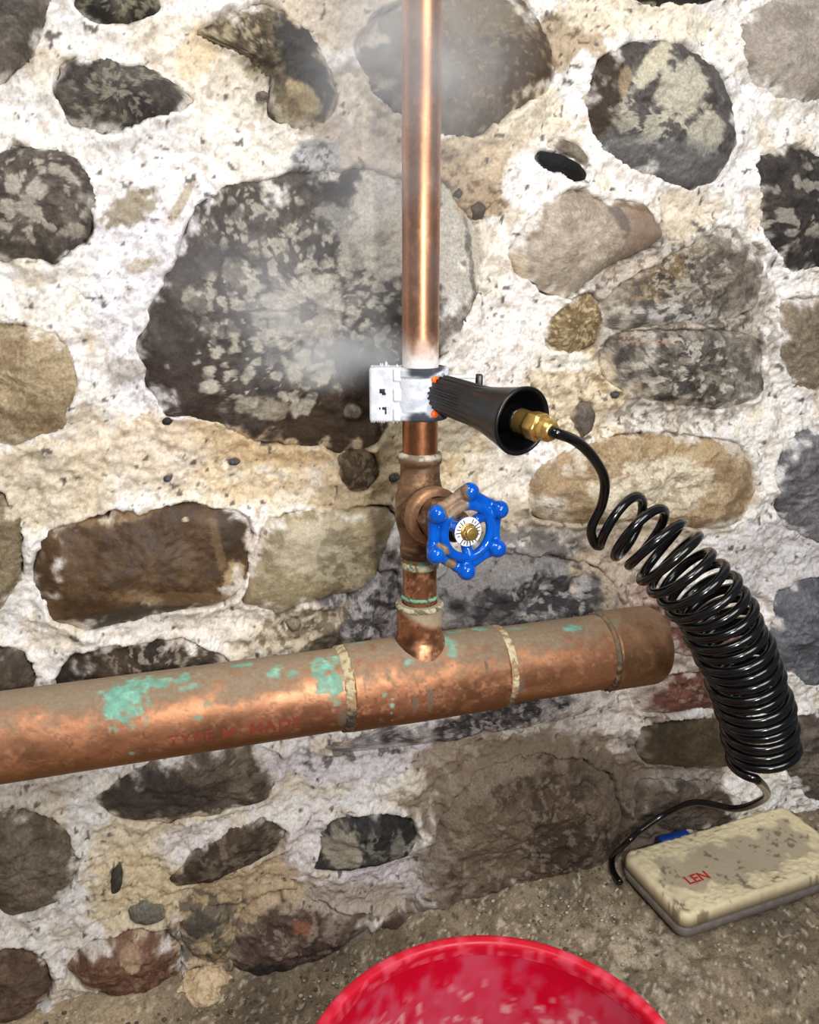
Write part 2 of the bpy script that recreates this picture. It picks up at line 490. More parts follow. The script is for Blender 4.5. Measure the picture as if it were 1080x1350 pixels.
         c=[(78, 66, 52), (46, 38, 32)], pt=[(230, 865, 90, 30, 0, .3, (164, 152, 136), .75, 7, .6)]),
    dict(b=0.6, p=[(150, 1030), (200, 1000), (260, 985), (330, 974), (362, 996), (371, 1028), (345, 1060), (285, 1076), (215, 1088), (160, 1082), (120, 1060)], h=22, k=3,
         c=[(112, 100, 86), (74, 64, 56)], pt=[(330, 1010, 36, 40, 0, .3, (140, 126, 108), .6, 9, .5), (200, 1040, 60, 30, 0, .4, (60, 54, 52), .7)]),
    dict(b=1.0, p=[(428, 986), (480, 964), (560, 945), (640, 925), (700, 912), (790, 895), (802, 925), (765, 945), (700, 958), (625, 970), (545, 984), (465, 994)], h=12, k=3,
         c=[(128, 122, 120), (84, 78, 76)], pt=[(600, 960, 190, 40, -10, .2, (54, 50, 50), .8, 10, .52), (600, 960, 190, 40, -10, .2, (196, 190, 186), .7, 8, .62)]),
    dict(b=0.7, p=[(832, 908), (880, 892), (960, 880), (1000, 890), (1000, 930), (940, 936), (842, 942)], h=14, k=5, c=[(136, 92, 78), (104, 70, 60)],
         pt=[(890, 915, 70, 30, 0, .3, (176, 158, 146), .6, 8, .6)], n='brick'),
    dict(b=1.0, p=[(850, 792), (885, 780), (940, 776), (985, 790), (985, 850), (940, 868), (880, 862), (856, 830)], h=14, k=5, c=[(140, 100, 86), (108, 76, 66)],
         pt=[(880, 815, 70, 40, 0, .3, (190, 172, 156), .7, 9, .58)], n='brick'),
    dict(p=[(841, 957), (905, 944), (990, 942), (1010, 970), (1000, 1008), (905, 1014), (848, 1006)], h=16, k=5, smooth=1, c=[(94, 82, 60), (70, 60, 46)], pt=[]),
    dict(p=[(223, 1162), (243, 1136), (280, 1110), (318, 1090), (356, 1082), (377, 1096), (368, 1120), (332, 1140), (282, 1161), (236, 1172)], h=22, k=3,
         c=[(94, 80, 66), (66, 54, 46)], pt=[(300, 1135, 90, 40, -25, .3, (140, 126, 108), .6, 8, .56)]),
    dict(p=[(410, 1146), (425, 1110), (432, 1082), (480, 1070), (540, 1080), (552, 1108), (542, 1130), (492, 1140), (442, 1152)], h=18, k=3.4,
         c=[(66, 64, 62), (42, 40, 40)], pt=[(450, 1116, 26, 30, 10, .4, (176, 168, 148), .9), (500, 1105, 26, 18, 0, .4, (150, 144, 130), .7, 10, .5),
                                             (522, 1112, 10, 22, 10, .4, (154, 150, 136), .7)]),
    dict(b=0.6, p=[(110, 1246), (165, 1226), (215, 1228), (241, 1250), (236, 1290), (203, 1310), (150, 1310), (105, 1300), (90, 1270)], h=34, k=2.8,
         c=[(126, 92, 74), (96, 68, 54)], pt=[(175, 1250, 16, 14, 0, .5, (206, 178, 146), .8), (170, 1270, 80, 44, 0, .3, (150, 124, 104), .6, 8, .56)]),
    dict(b=0.8, p=[(316, 1210), (350, 1182), (400, 1180), (450, 1204), (486, 1200), (492, 1226), (440, 1252), (390, 1280), (346, 1297), (318, 1290), (300, 1262)], h=30, k=2.8,
         c=[(112, 94, 82), (78, 62, 54)], pt=[(345, 1278, 34, 20, -20, .4, (46, 40, 38), .8), (400, 1220, 60, 36, -10, .3, (168, 152, 138), .6, 8, .56),
                                              (395, 1213, 12, 8, 0, .3, (140, 86, 62), .8)]),
    dict(b=1.0, p=[(240, 1215), (270, 1192), (300, 1200), (312, 1240), (300, 1275), (262, 1270), (240, 1245)], h=16, k=2.6, c=[(150, 136, 108), (84, 78, 68)],
         pt=[(262, 1215, 26, 18, 0, .4, (74, 68, 62), .8), (285, 1250, 30, 26, 0, .4, (196, 176, 136), .7, 10, .48)]),
    dict(p=[(168, 1200), (190, 1188), (214, 1194), (218, 1214), (196, 1222), (172, 1216)], h=14, k=2.6, c=[(140, 136, 122), (112, 108, 96)], pt=[]),
    dict(b=0.9, p=[(552, 1205), (560, 1140), (582, 1080), (625, 1022), (690, 996), (760, 1000), (806, 1030), (822, 1085), (812, 1135), (765, 1165), (700, 1176), (640, 1196),
            (585, 1212)], h=30, k=3.4, c=[(112, 94, 78), (78, 64, 52)],
         pt=[(640, 1110, 60, 60, 0, .4, (128, 112, 94), .6), (745, 1110, 60, 34, 0, .4, (64, 52, 44), .7), (690, 1100, 130, 100, 0, .3, (164, 150, 134), .55, 7, .6)]),
    dict(b=0.8, p=[(838, 1030), (880, 1024), (940, 1030), (990, 1060), (960, 1100), (880, 1100), (835, 1075)], h=14, k=3, c=[(104, 92, 82), (76, 66, 58)], pt=[]),
    dict(b=0.7, p=[(486, 1228), (520, 1204), (550, 1210), (560, 1232), (530, 1250), (494, 1250)], h=16, k=2.6, c=[(86, 68, 54), (58, 46, 40)], pt=[]),
    # pebbles set in the mortar
    dict(p=[(756, 546), (766, 530), (781, 530), (788, 548), (783, 568), (771, 578), (762, 562)], h=9, k=2.4, c=[(112, 102, 92), (86, 78, 72)], pt=[]),
    dict(p=[(804, 518), (812, 514), (820, 519), (816, 526), (807, 526)], h=6, k=2.2, c=[(96, 96, 92), (80, 80, 78)], pt=[]),
    dict(p=[(300, 606), (312, 604), (319, 609), (312, 615), (302, 614)], h=6, k=2.2, c=[(92, 88, 90), (74, 70, 72)], pt=[]),
    dict(p=[(215, 630), (222, 626), (228, 632), (223, 637), (216, 636)], h=5, k=2.2, c=[(96, 96, 104), (80, 80, 86)], pt=[]),
    dict(p=[(212, 553), (222, 549), (230, 555), (224, 562), (214, 561)], h=6, k=2.2, c=[(60, 58, 60), (46, 44, 46)], pt=[]),
    dict(p=[(512, 628), (522, 624), (530, 630), (524, 637), (514, 636)], h=6, k=2.2, c=[(96, 94, 90), (70, 68, 66)], pt=[]),
    dict(p=[(338, 122), (348, 118), (357, 124), (354, 132), (343, 133)], h=7, k=2.2, c=[(120, 110, 104), (96, 88, 82)], pt=[]),
    dict(p=[(376, 822), (388, 814), (398, 820), (396, 832), (384, 836)], h=7, k=2.2, c=[(150, 138, 116), (126, 114, 96)], pt=[]),
    dict(p=[(596, 256), (606, 246), (613, 254), (606, 264)], h=6, k=2.2, c=[(96, 88, 78), (74, 68, 62)], pt=[]),
    dict(p=[(618, 272), (632, 264), (644, 272), (638, 290), (624, 292)], h=7, k=2.2, c=[(104, 92, 76), (80, 70, 60)], pt=[]),
    dict(p=[(146, 1150), (158, 1138), (164, 1156), (158, 1178), (146, 1182)], h=10, k=2.4, c=[(96, 90, 76), (66, 62, 54)], pt=[]),
    # the wall carries on to both sides
    dict(p=[(-20, 210), (40, 190), (100, 205), (126, 250), (118, 310), (70, 345), (0, 345), (-40, 290)], h=26, k=3, c=[(104, 96, 88), (70, 62, 56)],
         pt=[(50, 260, 80, 60, 0, .3, LICH, .7, 13, .56)]),
    dict(p=[(-30, -40), (50, -40), (70, 0), (50, 60), (0, 110), (-50, 90), (-60, 20)], h=24, k=3, c=[(110, 102, 94), (76, 70, 64)], pt=[]),
    dict(p=[(-40, 430), (30, 420), (90, 450), (110, 510), (80, 570), (10, 590), (-50, 560)], h=24, k=3, c=[(176, 158, 128), (140, 120, 92)], pt=[]),
    dict(p=[(-60, 660), (0, 650), (28, 690), (24, 770), (-10, 810), (-70, 800)], h=24, k=4, c=[(150, 136, 108), (120, 106, 82)], pt=[]),
    dict(p=[(-50, 860), (20, 850), (48, 890), (40, 940), (-10, 960), (-60, 930)], h=20, k=3, c=[(96, 84, 70), (64, 56, 48)], pt=[]),
    dict(p=[(-40, 1080), (30, 1060), (90, 1090), (110, 1140), (80, 1190), (10, 1210), (-50, 1170)], h=26, k=3, c=[(132, 120, 104), (96, 84, 72)], pt=[]),
    dict(p=[(-40, 1270), (10, 1244), (60, 1262), (70, 1310), (20, 1350), (-50, 1340)], h=24, k=3, c=[(120, 98, 82), (88, 70, 58)], pt=[]),
    dict(p=[(996, 210), (1040, 190), (1100, 210), (1120, 280), (1090, 350), (1040, 360), (1012, 300)], h=28, k=3.2, c=[(74, 68, 64), (46, 42, 40)],
         pt=[(1050, 270, 60, 60, 0, .3, LICH, .6, 12, .62)]),
    dict(p=[(985, 20), (1040, -10), (1110, 0), (1120, 90), (1070, 140), (1010, 120), (980, 70)], h=24, k=3, smooth=1, c=[(168, 158, 146), (140, 130, 118)], pt=[]),
    dict(p=[(1030, 400), (1090, 390), (1130, 430), (1120, 500), (1060, 520), (1028, 470)], h=22, k=3, c=[(150, 136, 116), (116, 104, 88)], pt=[]),
    dict(p=[(1030, 580), (1080, 560), (1140, 580), (1150, 680), (1090, 720), (1036, 690), (1020, 630)], h=24, k=3.2, c=[(134, 132, 134), (96, 94, 98)], pt=[]),
    dict(p=[(1020, 780), (1080, 760), (1140, 790), (1140, 880), (1070, 910), (1024, 870)], h=22, k=3, c=[(120, 122, 128), (88, 88, 94)], pt=[]),
    dict(p=[(1030, 950), (1090, 930), (1150, 950), (1150, 1040), (1080, 1060), (1032, 1020)], h=22, k=3, c=[(120, 110, 100), (88, 78, 70)], pt=[]),
    dict(p=[(780, -40), (850, -50), (950, -40), (960, -6), (920, 8), (850, 2), (800, -6)], h=18, k=3, c=[(60, 54, 48), (38, 34, 32)], pt=[]),
]


def outline(poly, world=False):
    W = np.array(poly) if world else np.array([on_y(x, y, 0.0)[[0, 2]] for x, y in poly])
    c = W.mean(0)
    # area centroid
    x0, z0 = (W - c).T
    x1, z1 = np.roll(x0, -1), np.roll(z0, -1)
    cr = x0 * z1 - x1 * z0
    c = c + np.array([((x0 + x1) * cr).sum(), ((z0 + z1) * cr).sum()]) / (3 * cr.sum())
    P = W
    for _ in range(2):                                             # corner cutting
        N = np.roll(P, -1, 0)
        P = np.stack([0.88 * P + 0.12 * N, 0.12 * P + 0.88 * N], 1).reshape(-1, 2)
    N = np.roll(P, -1, 0)
    P = np.stack([P * (1 - t) + N * t for t in (0, 0.25, 0.5, 0.75)], 1).reshape(-1, 2)
    ang = np.arctan2(P[:, 1] - c[1], P[:, 0] - c[0])
    rad = np.hypot(P[:, 0] - c[0], P[:, 1] - c[1])
    o = np.argsort(ang)
    return c, ang[o], rad[o]


def polar(s, a):
    return np.interp(a, s['ang'], s['rad'], period=2 * np.pi)


def spots(u, v, cell, big, seed):
    """roundish lichen spots on a jittered lattice; big: share of the cell a spot may fill"""
    wu = u + 0.55 * cell * (fbm(u / cell * 1.3, v / cell * 1.3, 3, seed) - 0.5) * 2
    wv = v + 0.55 * cell * (fbm(u / cell * 1.3 + 50, v / cell * 1.3, 3, seed + 1) - 0.5) * 2
    a, b = wu / cell, wv / cell
    ia, ib = np.floor(a), np.floor(b)
    out = np.zeros(np.shape(u), np.float32)
    for du in (-1, 0, 1):
        for dv in (-1, 0, 1):
            ca, cb = ia + du, ib + dv
            d = np.hypot(a - ca - _hash(ca, cb, seed + 2), b - cb - _hash(ca, cb, seed + 3))
            r = big * _hash(ca, cb, seed + 4) ** 1.2
            out = np.maximum(out, sstep(1.15, 0.85, d / np.maximum(r, 0.02)))
    return out


def paint(u, v, x, z, spec, seed):
    n1 = fbm(x * 60, z * 60, 5, seed)
    n2 = fbm(x * 240, z * 240, 4, seed + 5)
    n3 = fbm(u / 9.0, v / 9.0, 4, seed + 9)
    c1, c2 = (np.array(c, np.float32) for c in spec['c'])
    w = sstep(0.32, 0.68, n1 * 0.6 + n2 * 0.4)
    col = c1[None] + (c2 - c1)[None] * w[:, None]
    col = col * (0.86 + 0.28 * fbm(x * 700, z * 700, 2, seed + 3))[:, None]
    for i, p in enumerate(spec['pt']):
        m = blob(u, v, p[:6], n3)
        if len(p) > 8:
            if p[6] == LICH:
                m = m * spots(u, v, p[8] * 1.7, 0.75 - 1.9 * (p[9] - 0.5), seed + 31 + i)
            else:
                k = fbm(u / p[8] + 3.1 * i + 0.9 * n3, v / p[8] - 1.7 * i, 4, seed + 31 + i, 0.55)
                m = m * sstep(p[9] - 0.03, p[9] + 0.03, k)
        col = mixc(col, p[6], m * p[7] * (0.82 + 0.3 * n2))
    return col


# beyond the picture the wall goes on in the same way
_rg = np.random.default_rng(11)
TINTS = [[(98, 90, 82), (64, 58, 54)], [(150, 134, 108), (118, 102, 82)], [(120, 98, 80), (84, 68, 56)], [(128, 124, 120), (90, 86, 84)], [(92, 72, 52), (66, 50, 38)]]
for cx in np.arange(-0.88, 1.46, 0.165):
    for cz in np.arange(0.10, 1.45, 0.125):
        if -0.30 < cx < 0.90 and cz < 1.05:
            continue
        c0, c1 = cx + _rg.normal(0, 0.016), cz + _rg.normal(0, 0.012)
        r1, r2, tl = _rg.uniform(0.042, 0.072), _rg.uniform(0.030, 0.050), _rg.normal(0, 0.35)
        pts = []
        for k in range(10):
            a = 2 * math.pi * k / 10
            f = 1 + _rg.normal(0, 0.09)
            ex, ez = r1 * f * math.cos(a), r2 * f * math.sin(a)
            pts.append((c0 + ex * math.cos(tl) - ez * math.sin(tl), c1 + ex * math.sin(tl) + ez * math.cos(tl)))
        STONES.append(dict(p=pts, world=True, h=_rg.uniform(18, 30), k=3, c=TINTS[_rg.integers(5)], pt=[], b=0.35))
for i, s in enumerate(STONES):
    s['cen'], s['ang'], s['rad'] = outline(s['p'], s.get('world', False))
    s['rad'] = s['rad'] * (1.03 + 0.05 * (fbm(np.cos(s['ang']) * 5 + 40 * i, np.sin(s['ang']) * 5 + i, 4, 70 + i) - 0.5) * 2)


def make_stone(i, s, wall):
    R = s['rad'].mean()
    fin = 0.004 if s.get('world') else 0.0017
    na = int(np.clip(2 * np.pi * R / fin, 24, 620))
    nr = int(np.clip(R / fin, 8, 130))
    a = np.linspace(-np.pi, np.pi, na, endpoint=False)
    rr = polar(s, a)
    rn = (fbm(np.cos(a) * 10 + i, np.sin(a) * 10 + i * 3.3, 3, 11 + i) - 0.5) * min(0.007, 0.16 * R)
    sm_r = np.mean([np.roll(rr, k) for k in range(-(na // 14), na // 14 + 1)], 0)
    t = np.linspace(0.004, 1.0, nr) ** 0.92
    Tm, A = np.meshgrid(t, a, indexing='ij')
    RR = sm_r[None] + (rr - sm_r)[None] * Tm ** 2 + rn[None] * Tm ** 8
    rr = rr + rn
    x = s['cen'][0] + Tm * RR * np.cos(A)
    z = s['cen'][1] + Tm * RR * np.sin(A)
    H = s['h'] * 0.001 * 0.5
    sm = s.get('smooth', 0)
    prof = (1 - Tm ** s['k']) ** 0.7
    big = fbm(x * 16, z * 16, 2, 200 + i) - 0.5
    mid = fbm(x * 55, z * 55, 3, 300 + i) - 0.5
    fine = fbm(x * 220, z * 220, 4, 400 + i) - 0.5
    rid = np.abs(fbm(x * 38, z * 60, 3, 500 + i) - 0.5)
    g = min(1.0, R / 0.05)
    y = -(-0.005 + (H + 0.005) * prof + g * prof * (0.020 * big + (0.006 if sm else 0.010) * mid - (0.0 if sm else 0.012) * rid) + (0.0010 if sm else 0.0026) * fine)
    u, v = wall_uv(x.ravel(), z.ravel())
    col = paint(u, v, x.ravel(), z.ravel(), s, 1000 + 17 * i)
    bl = s.get('b', 0.2)
    ed = Tm.ravel() + (fbm(x.ravel() * 70, z.ravel() * 70, 4, 900 + i) - 0.5) * (0.9 if R > 0.03 else 0.5)
    rim = sstep(0.99 - 0.40 * bl, 1.16 - 0.28 * bl, ed)            # lime wiped over the rim
    kk = np.flatnonzero(rim > 0.01)
    col[kk] = mixc(col[kk], mortar_tint(x.ravel()[kk], z.ravel()[kk]), rim[kk] * (0.8 + 0.15 * bl))
    V = np.stack([x, y, z], -1).reshape(-1, 3)
    Q = grid_quads(nr, na, True)
    # side skirt into the wall
    bx = s['cen'][0] + 0.94 * rr * np.cos(a)
    bz = s['cen'][1] + 0.94 * rr * np.sin(a)
    sk = np.stack([bx, np.full(na, 0.035), bz], -1)
    k = np.arange(na)
    k2 = (k + 1) % na
    b0 = (nr - 1) * na
    Q = np.vstack([Q, np.stack([b0 + k, b0 + k2, nr * na + k2, nr * na + k], 1)])
    V = np.vstack([V, sk, [[s['cen'][0], y[0].mean(), s['cen'][1]]]])
    col = np.vstack([col, col[b0:b0 + na], col[:1]])
    T = np.stack([np.full(na, len(V) - 1), k2, k], 1)
    return build(s.get('n', 'stone'), V, Q[:, ::-1], M_STONE_SMOOTH if sm else M_STONE, wall, tint=col, T=T[:, ::-1],
                 loc=(s['cen'][0], 0.0, s['cen'][1]))


# ------------------------------------------------------------------ the rubble wall: mortar bed
def spaced(far0, mid0, core0, core1, mid1, far1, step, mid):
    return np.concatenate([np.linspace(far0, mid0, 8, endpoint=False), np.arange(mid0, core0, mid), np.arange(core0, core1, step), np.arange(core1, mid1, mid), np.linspace(mid1, far1, 8)])


MORTAR = [
    (890, 425, 130, 130, -10, .3, (168, 156, 138), .9), (890, 425, 130, 130, -10, .3, (96, 86, 76), .7, 9, .53), (890, 425, 130, 125, -10, .3, (214, 206, 194), .6, 8, .58),
    (350, 95, 90, 60, 30, .35, (176, 156, 118), .8), (380, 110, 70, 60, 30, .35, (92, 82, 68), .7, 9, .54), (830, 700, 90, 40, 0, .35, (200, 182, 152), .8),
    (860, 640, 130, 70, 0, .35, (196, 176, 146), .6), (840, 860, 110, 100, 0, .3, (196, 176, 158), .7),
   # stains and different mixes of mortar: blob, tint, strength, speckle
    (215, 370, 95, 230, 0, .25, (238, 235, 241), .9), (220, 200, 130, 60, -10, .3, (244, 240, 236), .7), (330, 170, 90, 80, 0, .3, (247, 240, 226), .7),
    (250, 80, 80, 60, 30, .35, (240, 228, 210), .7), (262, 70, 26, 36, 20, .4, (226, 196, 150), .6), (470, 160, 70, 75, 0, .35, (196, 178, 156), .85),
    (430, 20, 90, 40, 0, .4, (214, 196, 170), .8), (470, 130, 26, 34, 0, .4, (232, 218, 196), .8), (505, 205, 50, 34, 20, .4, (206, 186, 160), .8),
    (420, 205, 36, 26, 0, .5, (176, 178, 180), .8), (418, 212, 30, 26, 0, .4, (92, 92, 96), .7, 8, .55),
    (170, 275, 38, 20, -25, .5, (150, 134, 104), .8), (185, 350, 20, 10, -20, .4, (190, 172, 146), .7), (240, 265, 8, 34, 30, .4, (172, 150, 116), .7),
    (165, 490, 24, 20, 0, .5, (170, 160, 146), .6), (330, 610, 240, 60, 5, .3, (240, 224, 196), .9), (350, 610, 220, 55, 5, .3, (224, 194, 148), .65, 22, .5),
    (310, 585, 130, 22, 10, .4, (206, 168, 116), .6), (190, 600, 80, 60, 0, .3, (238, 222, 202), .6), (480, 650, 60, 24, 0, .4, (184, 160, 122), .8),
    (510, 605, 40, 60, 0, .4, (214, 190, 146), .8), (620, 232, 62, 62, 0, .35, (178, 152, 118), .95), (620, 232, 62, 62, 0, .3, (104, 82, 60), .6, 6, .58),
    (755, 50, 54, 46, -20, .4, (186, 162, 130), .9), (740, 30, 44, 16, 10, .4, (84, 66, 48), .6, 10, .5), (660, 200, 60, 40, 20, .4, (230, 208, 176), .7),
    (850, 25, 110, 28, 5, .3, (238, 226, 200), .8), (700, 235, 34, 40, 30, .4, (248, 246, 246), .9), (765, 110, 24, 46, 20, .4, (244, 240, 238), .9),
    (700, 150, 50, 40, 0, .4, (232, 214, 182), .7), (860, 250, 46, 22, 25, .4, (246, 240, 234), .9), (900, 285, 34, 34, 0, .4, (226, 208, 176), .7),
    (660, 420, 66, 110, 15, .3, (247, 240, 234), .95), (660, 500, 60, 50, 0, .3, (246, 238, 232), .9), (640, 350, 34, 40, 0, .4, (242, 228, 206), .6),
    (690, 350, 22, 12, 30, .4, (222, 196, 152), .7), (830, 360, 40, 20, -25, .4, (214, 198, 180), .8), (830, 360, 40, 20, -25, .4, (120, 96, 80), .6, 6, .56),
    (760, 520, 66, 66, 0, .3, (230, 212, 176), .9), (770, 520, 70, 70, 0, .3, (168, 140, 100), .65, 7, .57), (740, 475, 40, 16, 0, .4, (246, 240, 230), .8),
    (880, 556, 80, 18, 5, .4, (226, 218, 206), .8), (880, 556, 80, 20, 5, .4, (120, 108, 94), .6, 7, .56), (600, 600, 60, 50, 0, .35, (232, 210, 168), .85),
    (600, 600, 60, 50, 0, .35, (196, 160, 108), .6, 16, .54), (660, 650, 50, 60, 0, .35, (238, 226, 206), .8), (615, 570, 40, 22, 0, .4, (240, 228, 204), .6),
    (690, 690, 120, 30, 4, .35, (196, 178, 152), .8), (760, 715, 90, 20, 4, .35, (190, 180, 168), .8), (700, 720, 110, 26, 0, .35, (104, 98, 92), .6, 10, .52),
    (480, 800, 70, 90, 0, .3, (164, 158, 156), .9), (480, 800, 70, 90, 0, .3, (84, 80, 80), .8, 9, .52), (690, 790, 150, 80, 0, .3, (120, 116, 116), .8),
    (800, 760, 50, 60, 20, .35, (214, 192, 162), .9), (840, 800, 40, 50, 20, .4, (226, 204, 186), .8), (850, 790, 30, 30, 0, .4, (150, 108, 92), .6, 9, .55),
    (400, 830, 80, 36, -10, .35, (206, 190, 160), .85), (400, 830, 80, 36, -10, .3, (110, 96, 74), .75, 9, .54), (440, 840, 40, 10, -35, .4, (60, 52, 44), .7),
    (240, 825, 100, 22, -5, .3, (244, 236, 224), .9), (300, 815, 60, 30, -10, .3, (242, 230, 214), .6), (335, 740, 10, 60, 8, .3, (246, 232, 222), .8),
    (480, 1000, 130, 30, -6, .3, (234, 226, 232), .95), (440, 985, 30, 16, 0, .4, (226, 204, 170), .6), (480, 985, 90, 22, -10, .4, (98, 92, 92), .7, 10, .54),
    (690, 960, 120, 34, -10, .3, (218, 208, 198), .9), (690, 965, 120, 36, -10, .3, (150, 130, 106), .7, 9, .54), (800, 940, 50, 56, 0, .35, (226, 214, 206), .85),
    (610, 1000, 70, 26, -10, .4, (160, 138, 110), .7), (740, 985, 70, 20, 0, .4, (150, 132, 110), .7), (885, 1010, 70, 60, 0, .3, (132, 120, 110), .9),
    (885, 1040, 60, 50, 0, .3, (186, 176, 168), .6, 10, .55), (220, 1130, 110, 80, -20, .3, (238, 220, 184), .9), (255, 1110, 60, 26, -25, .4, (240, 234, 232), .9),
    (180, 1180, 60, 60, 0, .4, (232, 208, 160), .7), (390, 1150, 60, 50, 20, .35, (220, 202, 176), .85), (400, 1120, 22, 60, 12, .4, (238, 230, 228), .9),
    (500, 1165, 90, 28, -8, .35, (216, 206, 210), .9), (470, 1190, 90, 24, 0, .4, (170, 152, 132), .7), (320, 1180, 80, 40, -15, .35, (206, 178, 136), .85),
    (300, 1230, 70, 60, 0, .4, (196, 168, 126), .8), (280, 1230, 60, 50, 0, .4, (92, 84, 76), .7, 10, .5), (560, 1165, 26, 60, 10, .4, (206, 196, 194), .7),
    (420, 1260, 160, 30, -14, .4, (124, 106, 86), .8), (700, 1190, 200, 40, -12, .35, (120, 104, 88), .9), (850, 1130, 80, 60, 0, .3, (118, 104, 92), .9),
    (690, 1040, 150, 60, -10, .35, (140, 120, 98), .9), (780, 1080, 90, 80, 0, .35, (122, 104, 88), .9), (620, 1130, 60, 90, 10, .35, (134, 116, 96), .8),
    (60, 640, 90, 60, 0, .3, (226, 206, 170), .7), (30, 1010, 90, 60, 0, .3, (206, 196, 180), .7), (1040, 740, 90, 60, 0, .3, (206, 202, 206), .7),
]


def mortar_tint(x, z):
    u, v = wall_uv(x, z)
    n3 = fbm(u / 10, v / 10, 4, 12)
    c = np.repeat(np.array((243, 238, 230), np.float32)[None], len(x), 0)
    c = mixc(c, (222, 200, 164), sstep(0.52, 0.66, fbm(x * 34, z * 34, 5, 21)) * 0.45)
    c = mixc(c, (246, 243, 243), sstep(0.52, 0.64, fbm(x * 30 + 9, z * 30, 5, 22)) * 0.7)
    for i, p in enumerate(MORTAR):
        e = 1.7 * max(p[2], p[3])
        k = np.flatnonzero((np.abs(u - p[0]) < e) & (np.abs(v - p[1]) < e))
        if len(k) == 0:
            continue
        m = blob(u[k], v[k], p[:6], n3[k])
        if len(p) > 8:
            m = m * sstep(p[9] - 0.03, p[9] + 0.03, fbm(u[k] / p[8] + 2.3 * i, v[k] / p[8] - 1.1 * i, 4, 60 + i, 0.55))
        c[k] = mixc(c[k], p[6], m * p[7])
    c = mixc(c, (156, 130, 98), sstep(0.56, 0.72, fbm(x * 150, z * 150, 4, 41)) * 0.26)
    c = mixc(c, (110, 92, 70), sstep(0.66, 0.74, fbm(x * 520, z * 520, 2, 43)) * 0.22)
    c = mixc(c, (74, 66, 60), sstep(0.79, 0.83, fbm(x * 150 + 7, z * 150, 2, 47)) * 0.7)
    g = c.mean(1, keepdims=True)
    c = g + (c - g) * 0.82
    return c * (0.94 + 0.12 * fbm(x * 420, z * 420, 3, 44))[:, None]


STEP = 0.00172
gx = spaced(-1.6, -1.0, -0.22, 0.84, 1.5, 2.2, STEP, 0.009)
gz = spaced(-0.30, -0.08, -0.06, 0.98, 1.5, 1.9, STEP, 0.009)
X, Z = np.meshgrid(gx, gz)
shape = X.shape
xf, zf = X.ravel(), Z.ravel()
U, Vv = wall_uv(xf, zf)
n_big = fbm(xf * 13, zf * 13, 3, 1) - 0.5
n_mid = fbm(xf * 48, zf * 48, 4, 2) - 0.5
n_fin = fbm(xf * 190, zf * 190, 4, 3) - 0.5
n_lump = np.abs(fbm(xf * 70, zf * 70, 3, 4) - 0.5)
yw = 0.002 - (0.018 * n_big + 0.012 * n_mid + 0.0034 * n_fin - 0.010 * n_lump)
pit = sstep(0.70, 0.78, fbm(xf * 330, zf * 330, 2, 8))
yw += 0.0025 * pit
near = np.full(xf.shape, 1.0)
for s in STONES:
    rm = s['rad'].max() + 0.03
    ix = np.searchsorted(gx, [s['cen'][0] - rm, s['cen'][0] + rm])
    iz = np.searchsorted(gz, [s['cen'][1] - rm, s['cen'][1] + rm])
    sub = (np.arange(iz[0], iz[1])[:, None] * shape[1] + np.arange(ix[0], ix[1])[None]).ravel()
    dx, dz = xf[sub] - s['cen'][0], zf[sub] - s['cen'][1]
    sd = np.hypot(dx, dz) - polar(s, np.arctan2(dz, dx))
    g = min(1.0, s['rad'].mean() / 0.04)
    sd = sd + g * 0.016 * (fbm(xf[sub] * 45, zf[sub] * 45, 4, 7) - 0.42)   # mortar smeared over the stone's edge here and there
    yw[sub] += 0.026 * sstep(0.0, -0.006, sd)                      # a pocket for the stone
    yw[sub] -= g * 0.0045 * sstep(0.016, 0.002, sd) * sstep(-0.004, 0.002, sd) * (0.4 + 1.2 * vnoise(xf[sub] * 40, zf[sub] * 40, 6))
    near[sub] = np.minimum(near[sub], sd)
col = mortar_tint(xf, zf)
wall = build('wall_back', np.stack([xf, yw, zf], 1), grid_quads(*shape), M_MORTAR, tint=col)
tag(wall, 'rubble stone wall bedded in crumbling white lime mortar', None, None, 'structure')
for i, s in enumerate(STONES):
    make_stone(i, s, wall)

# ------------------------------------------------------------------ floor of rough concrete at the foot of the wall
fx = spaced(-1.6, -1.0, -0.22, 0.84, 1.5, 2.2, 0.003, 0.012)
fy = np.concatenate([np.linspace(-2.2, -1.0, 12, endpoint=False), np.arange(-1.0, -0.42, 0.012), np.arange(-0.42, 0.06, 0.003)])
X, Y = np.meshgrid(fx, fy)
shape = X.shape
xf, yf = X.ravel(), Y.ravel()


def floor_level(x, y):
    zz = np.interp(x, [-0.3, -0.05, 0.09, 0.2, 0.33, 0.5, 0.9], [0.0, 0.004, -0.012, 0.002, 0.026, 0.034, 0.034])
    return zz * sstep(-0.34, -0.16, y)


zf = floor_level(xf, yf) + 0.010 * (fbm(xf * 22, yf * 22, 3, 81) - 0.5) + 0.008 * (fbm(xf * 80, yf * 80, 4, 82) - 0.5) + 0.004 * (fbm(xf * 260, yf * 260, 3, 83) - 0.5)
zf += 0.012 * sstep(-0.05, 0.0, yf)                                # crumbs heaped against the wall
col = np.repeat(np.array((132, 117, 96), np.float32)[None], len(xf), 0)
col = mixc(col, (116, 104, 88), sstep(0.42, 0.62, fbm(xf * 26, yf * 26, 4, 84)) * 0.8)
col = mixc(col, (178, 162, 134), sstep(0.50, 0.62, fbm(xf * 50, yf * 50, 5, 85)) * 0.45)
col = mixc(col, (220, 206, 184), sstep(0.66, 0.73, fbm(xf * 230, yf * 230, 3, 86)) * 0.7)
col = mixc(col, (64, 58, 52), sstep(0.68, 0.75, fbm(xf * 260 + 3, yf * 260, 3, 87)) * 0.6)
wl = sstep(0.03, -0.10, xf)
col = mixc(col, (204, 182, 148), wl * 0.55)
